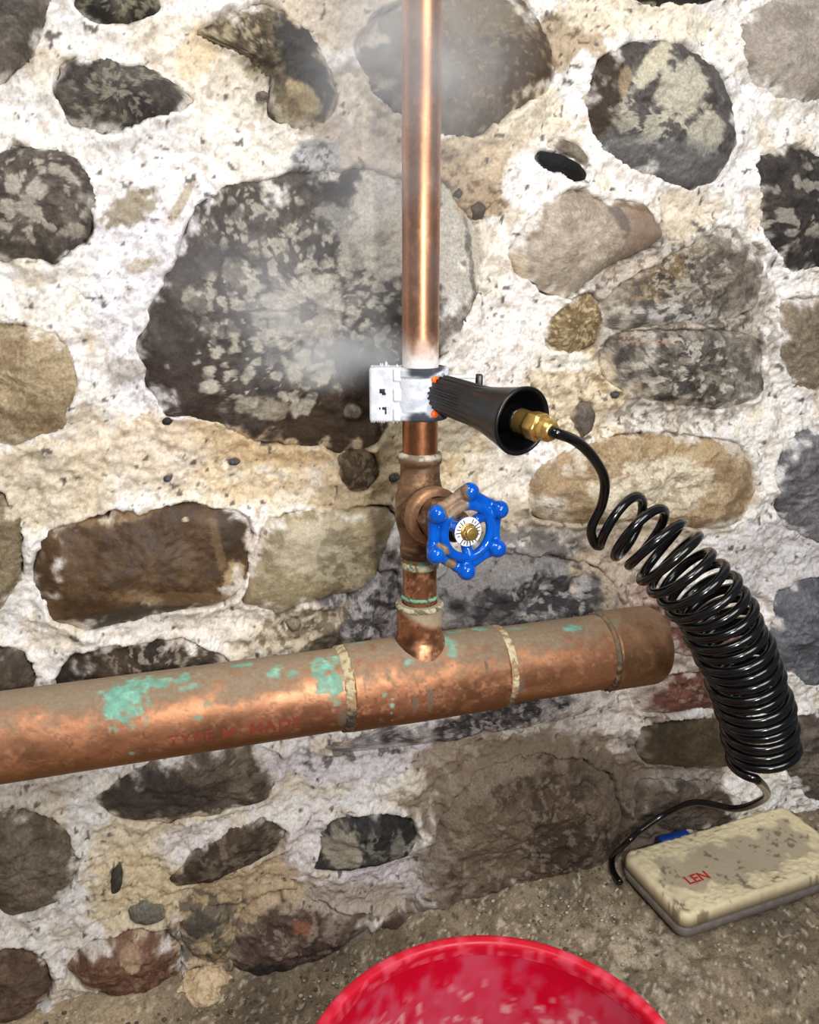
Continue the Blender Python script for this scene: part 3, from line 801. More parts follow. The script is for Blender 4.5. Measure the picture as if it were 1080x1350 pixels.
rb = sstep(0.12, 0.02, np.hypot((xf - 0.42) / 1.3, yf + 0.13))
col = mixc(col, (206, 192, 170), rb * 0.6 * sstep(0.48, 0.56, fbm(xf * 90, yf * 90, 4, 88)))
floor = build('floor', np.stack([xf, yf, zf], 1), grid_quads(*shape), M_FLOOR, tint=col)
tag(floor, 'rough gritty concrete floor at the foot of the stone wall', None, None, 'structure')


# ------------------------------------------------------------------ copper pipework
RX, RY = 0.2016, -0.10                          # axis of the riser
MZ = 0.366                                      # axis height of the big pipe
RP = 0.0346                                     # big pipe radius


def cyl_hit(px, py):
    """point of the big pipe under a place in the picture: (x, angle from the front, upwards positive)"""
    d = ray(px, py)
    o = CAM - np.array([0, RY, MZ])
    a, b, c = d[1] ** 2 + d[2] ** 2, 2 * (o[1] * d[1] + o[2] * d[2]), o[1] ** 2 + o[2] ** 2 - RP ** 2
    disc = b * b - 4 * a * c
    t = (-b - math.sqrt(max(disc, 0))) / (2 * a)
    p = CAM + t * d
    return p[0], math.atan2(p[2] - MZ, -(p[1] - RY))


def copper_paint(a, th, r, seed, up=None, tarn=0.5):
    """aged copper: a along the axis (m), th angle, r radius; up: 1 where the surface faces the ceiling"""
    b = th * r
    n1 = fbm(a * 38, b * 60, 4, seed)
    n2 = fbm(a * 170, b * 190, 4, seed + 3)
    n3 = fbm(a * 520, b * 520, 2, seed + 7)
    col = np.repeat(np.array((184, 130, 96), np.float32)[None], len(a), 0)
    col = mixc(col, (124, 86, 60), sstep(0.40, 0.64, n1) * tarn)
    col = mixc(col, (222, 158, 118), sstep(0.55, 0.7, n2) * 0.35)
    col = mixc(col, (104, 74, 54), sstep(0.60, 0.70, n2 * 0.5 + n3 * 0.5) * 0.8 * tarn)
    dull = 0.04 + 0.30 * sstep(0.5, 0.72, n2) * tarn
    if up is not None:
        d = sstep(0.38, 1.0, up + 0.6 * (n1 - 0.5) + 0.6 * (n2 - 0.5))
        col = mixc(col, (146, 132, 110), d * 0.9)
        dull = np.maximum(dull, d * 0.85)
    return col, dull, n1, n2


GREEN = [(160, 925, 24, 26, 1.0), (178, 905, 26, 16, .9), (210, 900, 22, 9, .7), (243, 893, 16, 8, .8), (250, 905, 12, 4, .5), (320, 877, 12, 4, .8), (362, 885, 9, 9, .8), (383, 890, 6, 5, .7),
         (425, 885, 9, 20, .8), (440, 898, 12, 26, .9), (447, 872, 16, 8, .6), (475, 852, 10, 3, .9), (600, 836, 14, 4, .7), (588, 850, 7, 10, .8), (632, 833, 9, 5, .9), (537, 876, 5, 4, .9),
         (506, 915, 2.5, 2.5, .9), (515, 927, 3.5, 3, 1.0), (516, 920, 2, 2, .9), (515, 937, 1.5, 1.5, .9), (516, 946, 1.5, 1.5, .9), (680, 828, 16, 5, .5), (755, 827, 11, 7, 1.0), (790, 815, 14, 3, .5),
         (808, 822, 8, 8, .5), (850, 806, 14, 4, .5), (275, 928, 6, 4, .4), (174, 994, 3, 3, .8), (262, 946, 4, 3, .6), (595, 862, 6, 6, .7)]
GREEN = [(*cyl_hit(g[0], g[1]), g[2] * 0.00064, g[3] * 0.00064, g[4]) for g in GREEN]

STREAK = [(*cyl_hit(g[0], g[1]), g[2] * 0.00064, g[3] * 0.00064) for g in ((546, 926, 3, 16), (566, 922, 4, 20), (688, 905, 4, 12), (640, 880, 2, 9), (452, 945, 6, 16), (785, 903, 4, 4))]


def big_paint(V, seed, tarn=0.5):
    a = V[:, 0].copy()
    th = np.arctan2(V[:, 2] - MZ, -(V[:, 1] - RY))
    col, dull, n1, n2 = copper_paint(a, th, RP, seed, np.sin(th), tarn)
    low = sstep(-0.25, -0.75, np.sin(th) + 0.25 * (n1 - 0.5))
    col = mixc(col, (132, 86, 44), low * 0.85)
    k = fbm(a * 190, th * RP * 190, 4, seed + 20)
    for gx_, gt, ra, rb_ in STREAK:                                # grey solder runs
        d = np.sqrt(((a - gx_) / ra) ** 2 + ((th - gt) * RP / rb_) ** 2)
        m = sstep(1.3, 0.7, d + (k - 0.5) * 1.2)
        col = mixc(col, (112, 100, 88), m * 0.85)
        dull = np.maximum(dull, m * 0.6)
    for gx_, gt, ra, rb_, st in GREEN:
        d = np.sqrt(((a - gx_) / ra) ** 2 + ((th - gt) * RP / rb_) ** 2)
        m = sstep(1.3, 0.6, d + (k - 0.5) * 2.6) * st
        col = mixc(col, np.array((126, 182, 162), np.float32) * (0.75 + 0.5 * n2[:, None]), m * 0.95)
        dull = np.maximum(dull, m)
    return col, dull


pipe = empty('copper_pipe', (RX, RY, MZ), 'greenish weathered copper pipe with tee, end cap and thin riser going up the wall', 'pipe')
XT0, XT1, XC0, XC1 = on_y(468, 905, RY - RP)[0], on_y(676, 885, RY - RP)[0], on_y(820, 862, RY - RP)[0], 0.4400
TL = XT1 - XT0
# big pipe
V, Q, S, TH = lathe((-1.2, RY, MZ), (1, 0, 0), [(0, RP), (1.0, RP)], 80, (0, -1, 0), 0.02)
V2, Q2, S2, TH2 = lathe((-0.2, RY, MZ), (1, 0, 0), [(0, RP), (XC0 + 0.204, RP)], 160, (0, -1, 0), 0.0018)
nv_ = len(V2)
V2 = np.vstack([V2, V])
Q2 = np.vstack([Q2, Q + nv_])
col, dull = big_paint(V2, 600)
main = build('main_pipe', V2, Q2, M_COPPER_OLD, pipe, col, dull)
# faded red lettering printed along the pipe
tcu = bpy.data.curves.new('print', 'FONT')
tcu.body = 'TYPE M  MADE'
tcu.size = 0.0140
tcu.offset = 0.0002
tcu.space_character = 1.15
tob = bpy.data.objects.new('print', tcu)
COL.objects.link(tob)
bpy.context.view_layer.update()
tm = bpy.data.meshes.new_from_object(tob.evaluated_get(bpy.context.evaluated_depsgraph_get()))
bpy.data.objects.remove(tob)
bm = bmesh.new()
bm.from_mesh(tm)
bmesh.ops.triangulate(bm, faces=bm.faces[:])
for _ in range(2):
    bmesh.ops.subdivide_edges(bm, edges=[e for e in bm.edges if e.calc_length() > 0.003], cuts=1)
    bmesh.ops.triangulate(bm, faces=bm.faces[:])
lx, lt = cyl_hit(222, 984)
for v in bm.verts:
    an = lt + v.co.y / RP
    v.co = Vector((lx + v.co.x - RX, -math.cos(an) * (RP + 0.0004), math.sin(an) * (RP + 0.0004)))
bm.to_mesh(tm)
bm.free()
tm.materials.append(M_PRINT)
po = bpy.data.objects.new('printed_lettering', tm)
COL.objects.link(po)
po.parent = main
tag(po, 'faded red stencilled lettering')


def bead(sc, amp, seed):
    return lambda s, th, r: r + amp * (fbm(np.cos(th) * 16 + s * 300, np.sin(th) * 16 + seed, 4, seed) - 0.5)


# tee
RTEE = 0.0372
V, Q, S, TH = lathe((XT0, RY, MZ), (1, 0, 0), [(0, RP), (0.0005, RTEE - 0.0006), (0.0015, RTEE), (0.060, RTEE + 0.0005), (TL - 0.0015, RTEE), (TL - 0.0005, RTEE - 0.0006), (TL, RP)], 180, (0, -1, 0), 0.0014)
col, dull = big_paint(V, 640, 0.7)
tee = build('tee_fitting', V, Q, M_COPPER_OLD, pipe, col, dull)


def ring_paint(V, seed, light, dark, topbias=0.0):
    th = np.arctan2(V[:, 2] - MZ, -(V[:, 1] - RY))
    n = fbm(V[:, 0] * 260 + np.cos(th) * 6, th * RP * 260, 4, seed)
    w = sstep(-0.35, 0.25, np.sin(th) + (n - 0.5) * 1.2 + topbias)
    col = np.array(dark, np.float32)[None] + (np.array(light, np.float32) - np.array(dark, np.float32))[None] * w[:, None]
    col = mixc(col, (150, 116, 84), sstep(0.48, 0.62, n) * 0.8)
    return col, 0.3 + 0.7 * w


def torus_prof(r0, w, h, n=10):
    return [(w * (0.5 - 0.5 * math.cos(math.pi * i / n)), r0 + h * math.sin(math.pi * i / n)) for i in range(n + 1)]


for x0, w, h, lt_, dk, sd, tb in ((XT0 - 0.0075, 0.0115, 0.0026, (196, 184, 146), (86, 78, 68), 31, 0.0), (XT1 - 0.0045, 0.0115, 0.0022, (214, 200, 164), (128, 116, 96), 37, 0.25),
                                  (XC0 - 0.0040, 0.0055, 0.0030, (116, 106, 86), (82, 76, 66), 43, 0.0)):
    V, Q, S, TH = lathe((x0, RY, MZ), (1, 0, 0), torus_prof(RP - 0.0005, w, h), 180, (0, -1, 0), 0.0009, bead(1, 0.0034, sd))
    col, dull = ring_paint(V, sd, lt_, dk, tb)
    build('solder_ring', V, Q, M_SOLDER, tee if x0 < XC0 - 0.01 else pipe, col, dull)
# end cap with a rounded rim
rc = 0.013
prof = [(0, RP), (0.0005, RTEE - 0.0008), (0.002, RTEE)] + [(XC1 - XC0 - rc + rc * math.sin(a), RTEE - rc + rc * math.cos(a)) for a in np.linspace(0, math.pi / 2, 9)] + [(XC1 - XC0 + 0.0012, 0.008), (XC1 - XC0 + 0.0014, 0.0)]
V, Q, S, TH = lathe((XC0, RY, MZ), (1, 0, 0), prof, 160, (0, -1, 0), 0.0016)
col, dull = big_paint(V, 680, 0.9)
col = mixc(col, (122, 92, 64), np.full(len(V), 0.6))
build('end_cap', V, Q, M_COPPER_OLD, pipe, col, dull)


# branch socket, nipple and riser
def small_paint(V, seed, tarn):
    th = np.arctan2(V[:, 0] - RX, -(V[:, 1] - RY))
    return copper_paint(V[:, 2], th, 0.0145, seed, None, tarn)


zb = 0.437
prof = [(MZ + 0.024, 0.0275), (0.4010, 0.0230), (0.4050, 0.0203), (0.4100, 0.0193), (0.4180, 0.0191), (zb - 0.006, 0.0191), (zb - 0.001, 0.0194), (zb, 0.0186), (zb + 0.0004, 0.0150)]
V, Q, S, TH = lathe((RX, RY, 0), (0, 0, 1), prof, 120, (0, -1, 0), 0.0013)
col, dull, n1, n2 = small_paint(V, 700, 0.95)
g = sstep(0.421, 0.429, V[:, 2] + 0.006 * (n1 - 0.5) + 0.01 * np.sin(np.arctan2(V[:, 0] - RX, -(V[:, 1] - RY)) * 1.0 + 0.4))
col = mixc(col, (176, 164, 140), g * 0.85)
dull = np.maximum(dull, g * 0.8)
branch = build('branch_socket', V, Q, M_COPPER, tee, col, dull)
for z0, w, h, r0, lt_, sd in ((zb - 0.0045, 0.0045, 0.0016, 0.0187, (214, 202, 168), 51), (zb + 0.0042, 0.0030, 0.0018, 0.0142, (150, 190, 160), 52), (zb + 0.0310, 0.0062, 0.0020, 0.0140, (206, 190, 156), 53)):
    V, Q, S, TH = lathe((RX, RY, z0), (0, 0, 1), torus_prof(r0, w, h), 110, (0, -1, 0), 0.0008, bead(1, 0.0016, sd))
    n = fbm(np.cos(TH) * 4 + S * 200, np.sin(TH) * 4, 4, sd)
    col = mixc(np.repeat(np.array(lt_, np.float32)[None], len(V), 0), (118, 180, 158), sstep(0.5, 0.6, n) * (0.9 if sd != 51 else 0.2))
    col = mixc(col, (84, 74, 58), sstep(0.56, 0.66, fbm(np.cos(TH) * 9 + 4, np.sin(TH) * 9 + S * 500, 3, sd + 5)) * 0.7)
    build('solder_ring', V, Q, M_SOLDER, branch, col, np.full(len(V), 0.75))
V, Q, S, TH = lathe((RX, RY, 0), (0, 0, 1), [(zb - 0.01, 0.0143), (0.489, 0.0143)], 96, (0, -1, 0), 0.0013)
col, dull, n1, n2 = small_paint(V, 720, 0.95)
thv = np.arctan2(V[:, 0] - RX, -(V[:, 1] - RY))
g = sstep(0.4705, 0.4745, V[:, 2] + 0.004 * (n1 - 0.5)) * sstep(0.42, 0.6, fbm(thv * 2.2, V[:, 2] * 160, 3, 3))
col = mixc(col, (124, 150, 128), g)
dull = np.maximum(dull, g)
build('nipple', V, Q, M_COPPER, pipe, col, dull)
# riser: clean copper, rimed with frost just above the clamp
V, Q, S, TH = lathe((RX, RY, 0), (0, 0, 1), [(0.560, 0.0143), (1.02, 0.0143)], 110, (0, -1, 0), 0.0016)
Vb, Qb, Sb, THb = lathe((RX, RY, 0), (0, 0, 1), [(1.02, 0.0143), (1.90, 0.0143)], 110, (0, -1, 0), 0.05)
Q = np.vstack([Q, Qb + len(V)])
V = np.vstack([V, Vb])
col, dull, n1, n2 = small_paint(V, 740, 0.30)
low = sstep(0.598, 0.586, V[:, 2])
col = mixc(col, (158, 104, 66), low * 0.75)
zt = 0.6350
fr = sstep(zt + 0.030, zt + 0.002, V[:, 2] + 0.014 * (n2 - 0.5)) * sstep(0.60, 0.63, V[:, 2])
col = mixc(col, (238, 236, 238), fr * 0.85)
dull = np.maximum(dull * 0.6, fr)
build('riser_pipe', V, Q, M_COPPER, pipe, col, dull)

# ------------------------------------------------------------------ gate valve with blue handwheel
valve = empty('gate_valve', (RX, RY, 0.478), 'brown bronze gate valve below the frosted clamp, with blue handwheel', 'valve')


def bronze_paint(V, seed, extra=None):
    n1 = fbm(V[:, 0] * 120 + V[:, 1] * 77, V[:, 2] * 120 + V[:, 1] * 50, 4, seed)
    n2 = fbm(V[:, 0] * 420 + V[:, 1] * 300, V[:, 2] * 420, 3, seed + 1)
    col = np.repeat(np.array((142, 110, 84), np.float32)[None], len(V), 0)
    col = mixc(col, (92, 70, 52), sstep(0.4, 0.62, n1) * 0.85)
    col = mixc(col, (196, 156, 118), sstep(0.58, 0.7, n2) * 0.5)
    return col, 0.22 + 0.35 * sstep(0.5, 0.7, n1), n1, n2


prof = [(0.4785, 0.0143), (0.4787, 0.0166), (0.4868, 0.0168), (0.4880, 0.0158), (0.4950, 0.0164), (0.5030, 0.0186), (0.5100, 0.0202), (0.5200, 0.0208), (0.5300, 0.0200), (0.5380, 0.0180),
        (0.5450, 0.0163), (0.5570, 0.0160), (0.5580, 0.0172), (0.5600, 0.0178), (0.5640, 0.0178), (0.5662, 0.0170), (0.5668, 0.0143)]
V, Q, S, TH = lathe((RX, RY, 0), (0, 0, 1), prof, 96, (0, -1, 0), 0.0014)
col, dull, n1, n2 = bronze_paint(V, 800)
g = sstep(0.5615, 0.5645, V[:, 2] + 0.003 * (n1 - 0.5))
col = mixc(col, (132, 124, 110), g * 0.9)
col = mixc(col, (214, 206, 186), g * sstep(0.54, 0.62, n1))
dull = np.maximum(dull, g * 0.7)
body = build('body', V, Q, M_BRONZE, valve, col, dull)
PH, EL, LW = math.radians(8.5), math.radians(2.5), 0.083
NV = np.array([math.sin(PH) * math.cos(EL), -math.cos(PH) * math.cos(EL), math.sin(EL)])
VC = np.array([RX - 0.002, RY, 0.5195])


def hexmod(s0, s1, flat):
    def f(s, th, r):
        h = flat / np.cos((th + math.pi / 6) % (math.pi / 3) - math.pi / 6)
        return np.where((s > s0) & (s < s1), np.minimum(h, r), r)
    return f


prof = [(0.0, 0.0190), (0.018, 0.0190), (0.0215, 0.0196), (0.0225, 0.0226), (0.0240, 0.0234), (0.0325, 0.0234), (0.0345, 0.0222), (0.0350, 0.0170)]
V, Q, S, TH = lathe(VC, NV, prof, 96, None, 0.0014)
col, dull, n1, n2 = bronze_paint(V, 820)
col = mixc(col, (214, 164, 120), sstep(0.022, 0.0245, S) * 0.5)
build('bonnet_flange', V, Q, M_BRONZE, valve, col, dull)
prof = [(0.0345, 0.0), (0.0346, 0.0185), (0.0460, 0.0185), (0.0470, 0.0165), (0.0475, 0.0115), (0.0560, 0.0105), (0.0565, 0.0125), (0.0660, 0.0125), (0.0670, 0.0105), (0.0672, 0.0052), (LW + 0.008, 0.0050), (LW + 0.008, 0.0)]
V, Q, S, TH = lathe(VC, NV, prof, 96, None, 0.0012, hexmod(0.034, 0.0465, 0.0160))
col, dull, n1, n2 = bronze_paint(V, 830)
build('bonnet_nut', V, Q, M_BRONZE, valve, col, dull)

# handwheel: six knobs, an inner ring, an outer hexagonal rail, three spokes, a hub; cast as one
WC = VC + LW * NV
wa, w1, w2 = frame_of(NV)                        # w1 up, w2 sideways
w2 = np.cross(w1, wa) * -1.0
if np.dot(w2, RT) < 0:
    w2 = -w2


def wp(r, deg, s=0.0):
    a = math.radians(deg)
    return WC + r * (math.cos(a) * w2 + math.sin(a) * w1) + s * wa


parts = []


def add_part(V, Q, T):
    parts.append((V, Q, T))


KN = [27 + 60 * k for k in range(6)]
RK = 0.0300
for a in KN:
    bm = bmesh.new()
    bmesh.ops.create_icosphere(bm, subdivisions=3, radius=0.0070)
    ctr = wp(RK, a, 0.0015)
    bm.verts.ensure_lookup_table()
    V = np.array([v.co[:] for v in bm.verts]) + ctr
    T = np.array([[v.index for v in f.verts] for f in bm.faces])
    bm.free()
    add_part(V, None, T)
    add_part(*tube([wp(RK, a, -0.001), wp(0.0200, a, 0.0)], [0.0052, 0.0042], 14))
    p0, p1 = wp(RK + 0.0005, a, -0.0035), wp(RK + 0.0005, a + 60, -0.0035)
    mid = wp((RK + 0.0005) * math.cos(math.pi / 6) * 0.985, a + 30, -0.0035)
    add_part(*tube(catmull([p0, 0.5 * (p0 + mid) + 0.0002 * wa, mid, 0.5 * (mid + p1) + 0.0002 * wa, p1], 6), [0.0046] * 7 + [0.0040] * 11 + [0.0046] * 7, 14))
    add_part(*tube([wp(RK - 0.001, a, -0.0045), wp(RK - 0.001, a, 0.0)], [0.0046, 0.0052], 14))
add_part(*tube([wp(0.0198, 360 * k / 72, 0.0005) for k in range(73)], 0.0038, 14, cap=False))
for a in (27 + 8, 27 + 128, 27 + 248):
    add_part(*tube([wp(0.006, a, -0.004), wp(0.014, a, -0.003), wp(0.0198, a, 0.0)], [0.0046, 0.0042, 0.0044], 12))
add_part(*tube([WC - 0.007 * wa, WC + 0.0005 * wa], [0.0095, 0.0098], 32))
nv = 0
AV, AQ, AT = [], [], []
for V, Q, T in parts:
    AV.append(V)
    if Q is not None:
        AQ.append(np.asarray(Q) + nv)
    if T is not None:
        AT.append(np.asarray(T) + nv)
    nv += len(V)
tmp = build('wheel_raw', np.vstack(AV), np.vstack(AQ), M_BLUE, None, None, None, True, None, np.vstack(AT))
rm = tmp.modifiers.new('r', 'REMESH')
rm.mode = 'VOXEL'
rm.voxel_size = 0.0007
sm_ = tmp.modifiers.new('s', 'SMOOTH')
sm_.iterations = 5
sm_.factor = 0.5
bpy.context.view_layer.update()
me = bpy.data.meshes.new_from_object(tmp.evaluated_get(bpy.context.evaluated_depsgraph_get()))
bpy.data.objects.remove(tmp)
co = np.zeros(len(me.vertices) * 3, np.float32)
me.vertices.foreach_get('co', co)
V = co.reshape(-1, 3).astype(float)
F4 = [tuple(p.vertices) for p in me.polygons]
Q = np.array([f for f in F4 if len(f) == 4])
T = np.array([f for f in F4 if len(f) == 3]) if any(len(f) == 3 for f in F4) else None
n1 = fbm(V[:, 0] * 170 + V[:, 1] * 110, V[:, 2] * 170, 4, 91)
col = np.repeat(np.array((0, 74, 172), np.float32)[None], len(V), 0)
col = mixc(col, (4, 92, 196), sstep(0.4, 0.6, n1) * 0.5)
worn = np.zeros(len(V))
for a0, r0, rad_ in ((27 + 90, 0.027, 0.0125), (27 + 72, 0.031, 0.006), (27 + 180, 0.026, 0.0062), (27 + 212, 0.027, 0.005), (27 + 128, 0.0325, 0.0030)):
    d = np.linalg.norm(V - wp(r0, a0, 0.001), axis=1)
    worn = np.maximum(worn, sstep(1.15, 0.85, d / rad_ + (n1 - 0.5) * 0.5))
col = mixc(col, (116, 96, 76), worn)
col = mixc(col, (150, 120, 92), worn * sstep(0.5, 0.6, fbm(V[:, 0] * 400, V[:, 2] * 400, 3, 95)) * 0.7)
wheel = build('handwheel', V, Q, M_BLUE, valve, col, worn * 0.8, True, None, T)
tag(wheel, 'glossy blue six-knob handwheel with worn paint')
# white identity plate ring with small dark marks, brass nut
V, Q, S, TH = lathe(WC + 0.0005 * wa, NV, [(0, 0.0), (0, 0.0108), (0.0008, 0.0112), (0.0016, 0.0108), (0.0016, 0.0)], 64, None, 0.001)
plate = build('identity_plate', V, Q, M_PLATE, wheel)
MV, MQ = [], []
for k in range(22):
    if k in (5, 6, 13, 20):
        continue
    a = 2 * math.pi * k / 22
    ln = 0.0011 + 0.0005 * ((k * 7) % 3)
    er = math.cos(a) * w2 + math.sin(a) * w1
    et = -math.sin(a) * w2 + math.cos(a) * w1
    c = WC + 0.0022 * wa + 0.0086 * er
    i0 = 8 * len(MQ) // 6
    MV += [c + sx * ln * er + sy * 0.00035 * et + sz * 0.0002 * wa for sx in (-1, 1) for sy in (-1, 1) for sz in (-1, 1)]
    MQ += [[i0 + j for j in q] for q in ((0, 1, 3, 2), (4, 6, 7, 5), (0, 4, 5, 1), (2, 3, 7, 6), (0, 2, 6, 4), (1, 5, 7, 3))]
build('plate_markings', np.array(MV), np.array(MQ), M_INK, wheel, smooth=False)
V, Q, S, TH = lathe(WC + 0.002 * wa, NV, [(0, 0.0066), (0.0006, 0.0066), (0.0007, 0.0056), (0.0045, 0.0056), (0.0060, 0.0046), (0.0066, 0.0)], 60, None, 0.0006, hexmod(0.0007, 0.0052, 0.0050))
build('wheel_nut', V, Q, M_BRASS, wheel)


# ------------------------------------------------------------------ frosted freezing clamp on the riser
def unit(v):
    v = np.asarray(v, float)
    return v / np.linalg.norm(v)


ZC0, ZC1 = 0.5945, 0.6350
FR = unit([-RX, CAM[1] - RY, 0])                 # from the riser towards the open room
RI = np.array([-FR[1], FR[0], 0.0])
AX = np.array([RX, RY, 0.0])
ZV = np.array([0, 0, 1.0])
clamp = empty('freeze_clamp', (RX, RY, ZC0), 'white frosted pipe freezing clamp with black trumpet handle gripping the riser', 'clamp')


def frost_tint(W, dark_lo, dark_hi):
    n = fbm(W[:, 0] * 190 + W[:, 1] * 120, W[:, 2] * 190, 4, 5)
    col = np.repeat(np.array((222, 225, 232), np.float32)[None], len(W), 0)
    col = mixc(col, (176, 184, 196), sstep(0.46, 0.66, n) * 0.7)
    e = np.maximum(sstep(ZC1 - dark_hi, ZC1 - dark_hi * 0.3, W[:, 2] + 0.007 * (n - 0.5)), sstep(ZC0 + dark_lo, ZC0 + dark_lo * 0.4, W[:, 2] + 0.007 * (n - 0.5)))
    return mixc(col, (44, 48, 56), e * 0.92)


prof = [(ZC0, 0.0150), (ZC0 + 0.0003, 0.0212), (ZC0 + 0.0015, 0.0220), (ZC0 + 0.0050, 0.0220), (ZC0 + 0.0056, 0.0212), (ZC1 - 0.0066, 0.0212), (ZC1 - 0.0060, 0.0222),
        (ZC1 - 0.0012, 0.0222), (ZC1, 0.0212), (ZC1 + 0.0001, 0.0150)]
V, Q, S, TH = lathe(AX, ZV, prof, 120, FR, 0.0008, lambda s, th, r: r + 0.0008 * (fbm(np.cos(th) * 7 + s * 90, np.sin(th) * 7 + s * 200, 4, 66) - 0.4) * (r > 0.02))
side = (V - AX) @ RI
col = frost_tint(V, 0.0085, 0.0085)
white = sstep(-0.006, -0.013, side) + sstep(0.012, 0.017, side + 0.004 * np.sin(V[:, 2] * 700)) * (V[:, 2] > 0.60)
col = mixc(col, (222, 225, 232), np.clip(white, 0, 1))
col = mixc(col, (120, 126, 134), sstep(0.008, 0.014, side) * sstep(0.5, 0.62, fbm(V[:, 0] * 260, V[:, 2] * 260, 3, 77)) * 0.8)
build('jacket', V, Q, M_FROST, clamp, col)
fl_axes = np.array([RI, -FR, ZV])
flange = rbox('hinge_flange', (0.0255, 0.020, 0.0425), 0.0022, M_FROST, clamp, AX - RI * 0.0270 + FR * 0.004 + ZV * (0.5 * (ZC0 + ZC1) - 0.0002), fl_axes, 3,
              lambda W: mixc(np.repeat(np.array((224, 227, 233), np.float32)[None], len(W), 0), (186, 192, 202), sstep(0.46, 0.64, fbm(W[:, 0] * 220, W[:, 2] * 220, 4, 15)) * 0.5), 0.002)
# raised hinge knuckles, slots and small dark marks on the flange
for dz in (-0.0155, 0.0, 0.0155):
    rbox('hinge_knuckle', (0.0060, 0.0050, 0.0100), 0.0012, M_FROST, flange, AX - RI * 0.0180 + FR * 0.0135 + ZV * (0.6148 + dz), fl_axes, 2, (232, 234, 240))
for dx, dz, w, h in ((-0.0295, 0.0030, 0.0042, 0.0034), (-0.0282, 0.0008, 0.0030, 0.0016), (-0.0280, -0.0105, 0.0032, 0.0020), (-0.0270, -0.0130, 0.0012, 0.0040), (-0.0315, -0.0105, 0.0010, 0.0016)):
    rbox('dark_mark', (w, 0.0006, h), 0.0, M_INK, flange, AX + RI * dx + FR * 0.0141 + ZV * (0.6148 + dz), fl_axes, 1)
# frost needles standing on the flange
rng = np.random.default_rng(4)
NVs, NQs, NTs, k = [], [], [], 0
for _ in range(20):
    b0 = AX - RI * rng.uniform(0.016, 0.039) + FR * rng.uniform(-0.004, 0.013) + ZV * (ZC1 + 0.0005)
    if rng.random() < 0.35:
        b0 = AX - RI * rng.uniform(0.016, 0.039) + FR * 0.012 + ZV * (ZC0 - 0.0003)
    ln = rng.uniform(0.0010, 0.0042) * (1 if b0[2] > 0.62 else -0.6)
    tv, tq, tt = tube([b0, b0 + ZV * ln * 0.6 + RI * rng.normal(0, 0.0004), b0 + ZV * ln], [0.0008, 0.0005, 0.0001], 6)
    NVs.append(tv), NQs.append(tq + k), NTs.append(tt + k)
    k += len(tv)
ndl = build('frost_needles', np.vstack(NVs), np.vstack(NQs), M_FROST, clamp, np.array((246, 248, 252), np.float32), None, True, None, np.vstack(NTs))
ndl['kind'] = 'stuff'
# orange indicators
for pz, an in ((0.6275, 31), (0.6005, 31)):
    a = math.radians(an)
    d = math.cos(a) * FR + math.sin(a) * RI
    V, Q, S, TH = lathe(AX + d * 0.0208 + ZV * pz, d, [(0, 0.0), (0, 0.0031), (0.0010, 0.0031), (0.0018, 0.0025), (0.0021, 0.0)], 28)
    tag(build('indicator', V, Q, M_ORANGE, clamp), 'round orange indicator')
# latch loop on the right: frosted top arm, black end
c0 = AX + RI * 0.034 - FR * 0.004 + ZV * 0.6268
latch = rbox('latch_arm', (0.026, 0.0045, 0.0030), 0.0010, M_FROST, clamp, c0, fl_axes, 2, (214, 220, 228))
rbox('latch_end', (0.0056, 0.0070, 0.0150), 0.0012, M_BLACK, latch, AX + RI * 0.0465 - FR * 0.004 + ZV * 0.6215, fl_axes, 2)
rbox('latch_wire', (0.0240, 0.0022, 0.0018), 0.0006, M_FROST, latch, AX + RI * 0.0350 - FR * 0.002 + ZV * 0.6190, fl_axes, 2, (196, 196, 190))
# trumpet handle
P0 = on_y(582, 519, RY - 0.0150)
rd = ray(690, 556)
LN = 0.096
ww = P0 - CAM
A_, B_, C_ = rd @ rd, -2 * (rd @ ww), ww @ ww - LN ** 2
P1 = CAM + rd * ((-B_ - math.sqrt(B_ * B_ - 4 * A_ * C_)) / (2 * A_))
DH = unit(P1 - P0)
prof = [(-0.004, 0.0), (-0.004, 0.0130), (0.0, 0.0142), (0.040, 0.0150), (0.052, 0.0160), (0.064, 0.0178), (0.078, 0.0206), (0.088, 0.0228), (LN - 0.003, 0.0242), (LN - 0.001, 0.0246), (LN, 0.0240),
        (LN, 0.0226), (LN - 0.002, 0.0214), (LN - 0.010, 0.0196), (LN - 0.030, 0.0165), (LN - 0.034, 0.0150), (LN - 0.034, 0.0)]


def flutes(s, th, r):
    k = sstep(0.064, 0.030, s) * (s > -0.002) * (r > 0.01)
    return r + 0.0007 * k * np.sign(np.cos(22 * th)) * np.abs(np.cos(22 * th)) ** 0.5


V, Q, S, TH = lathe(P0, DH, prof, 264, None, 0.002, flutes)
hd = build('trumpet_handle', V, Q, M_BLACK, clamp)
tag(hd, 'black ribbed handle flaring to a trumpet mouth')
V, Q, S, TH = lathe(P0, DH, [(LN - 0.034, 0.0115), (LN - 0.012, 0.0110), (LN - 0.008, 0.0095), (LN - 0.003, 0.0092), (LN - 0.002, 0.0)], 40, None, 0.002)
build('inner_sleeve', V, Q, M_RUBBER, hd)

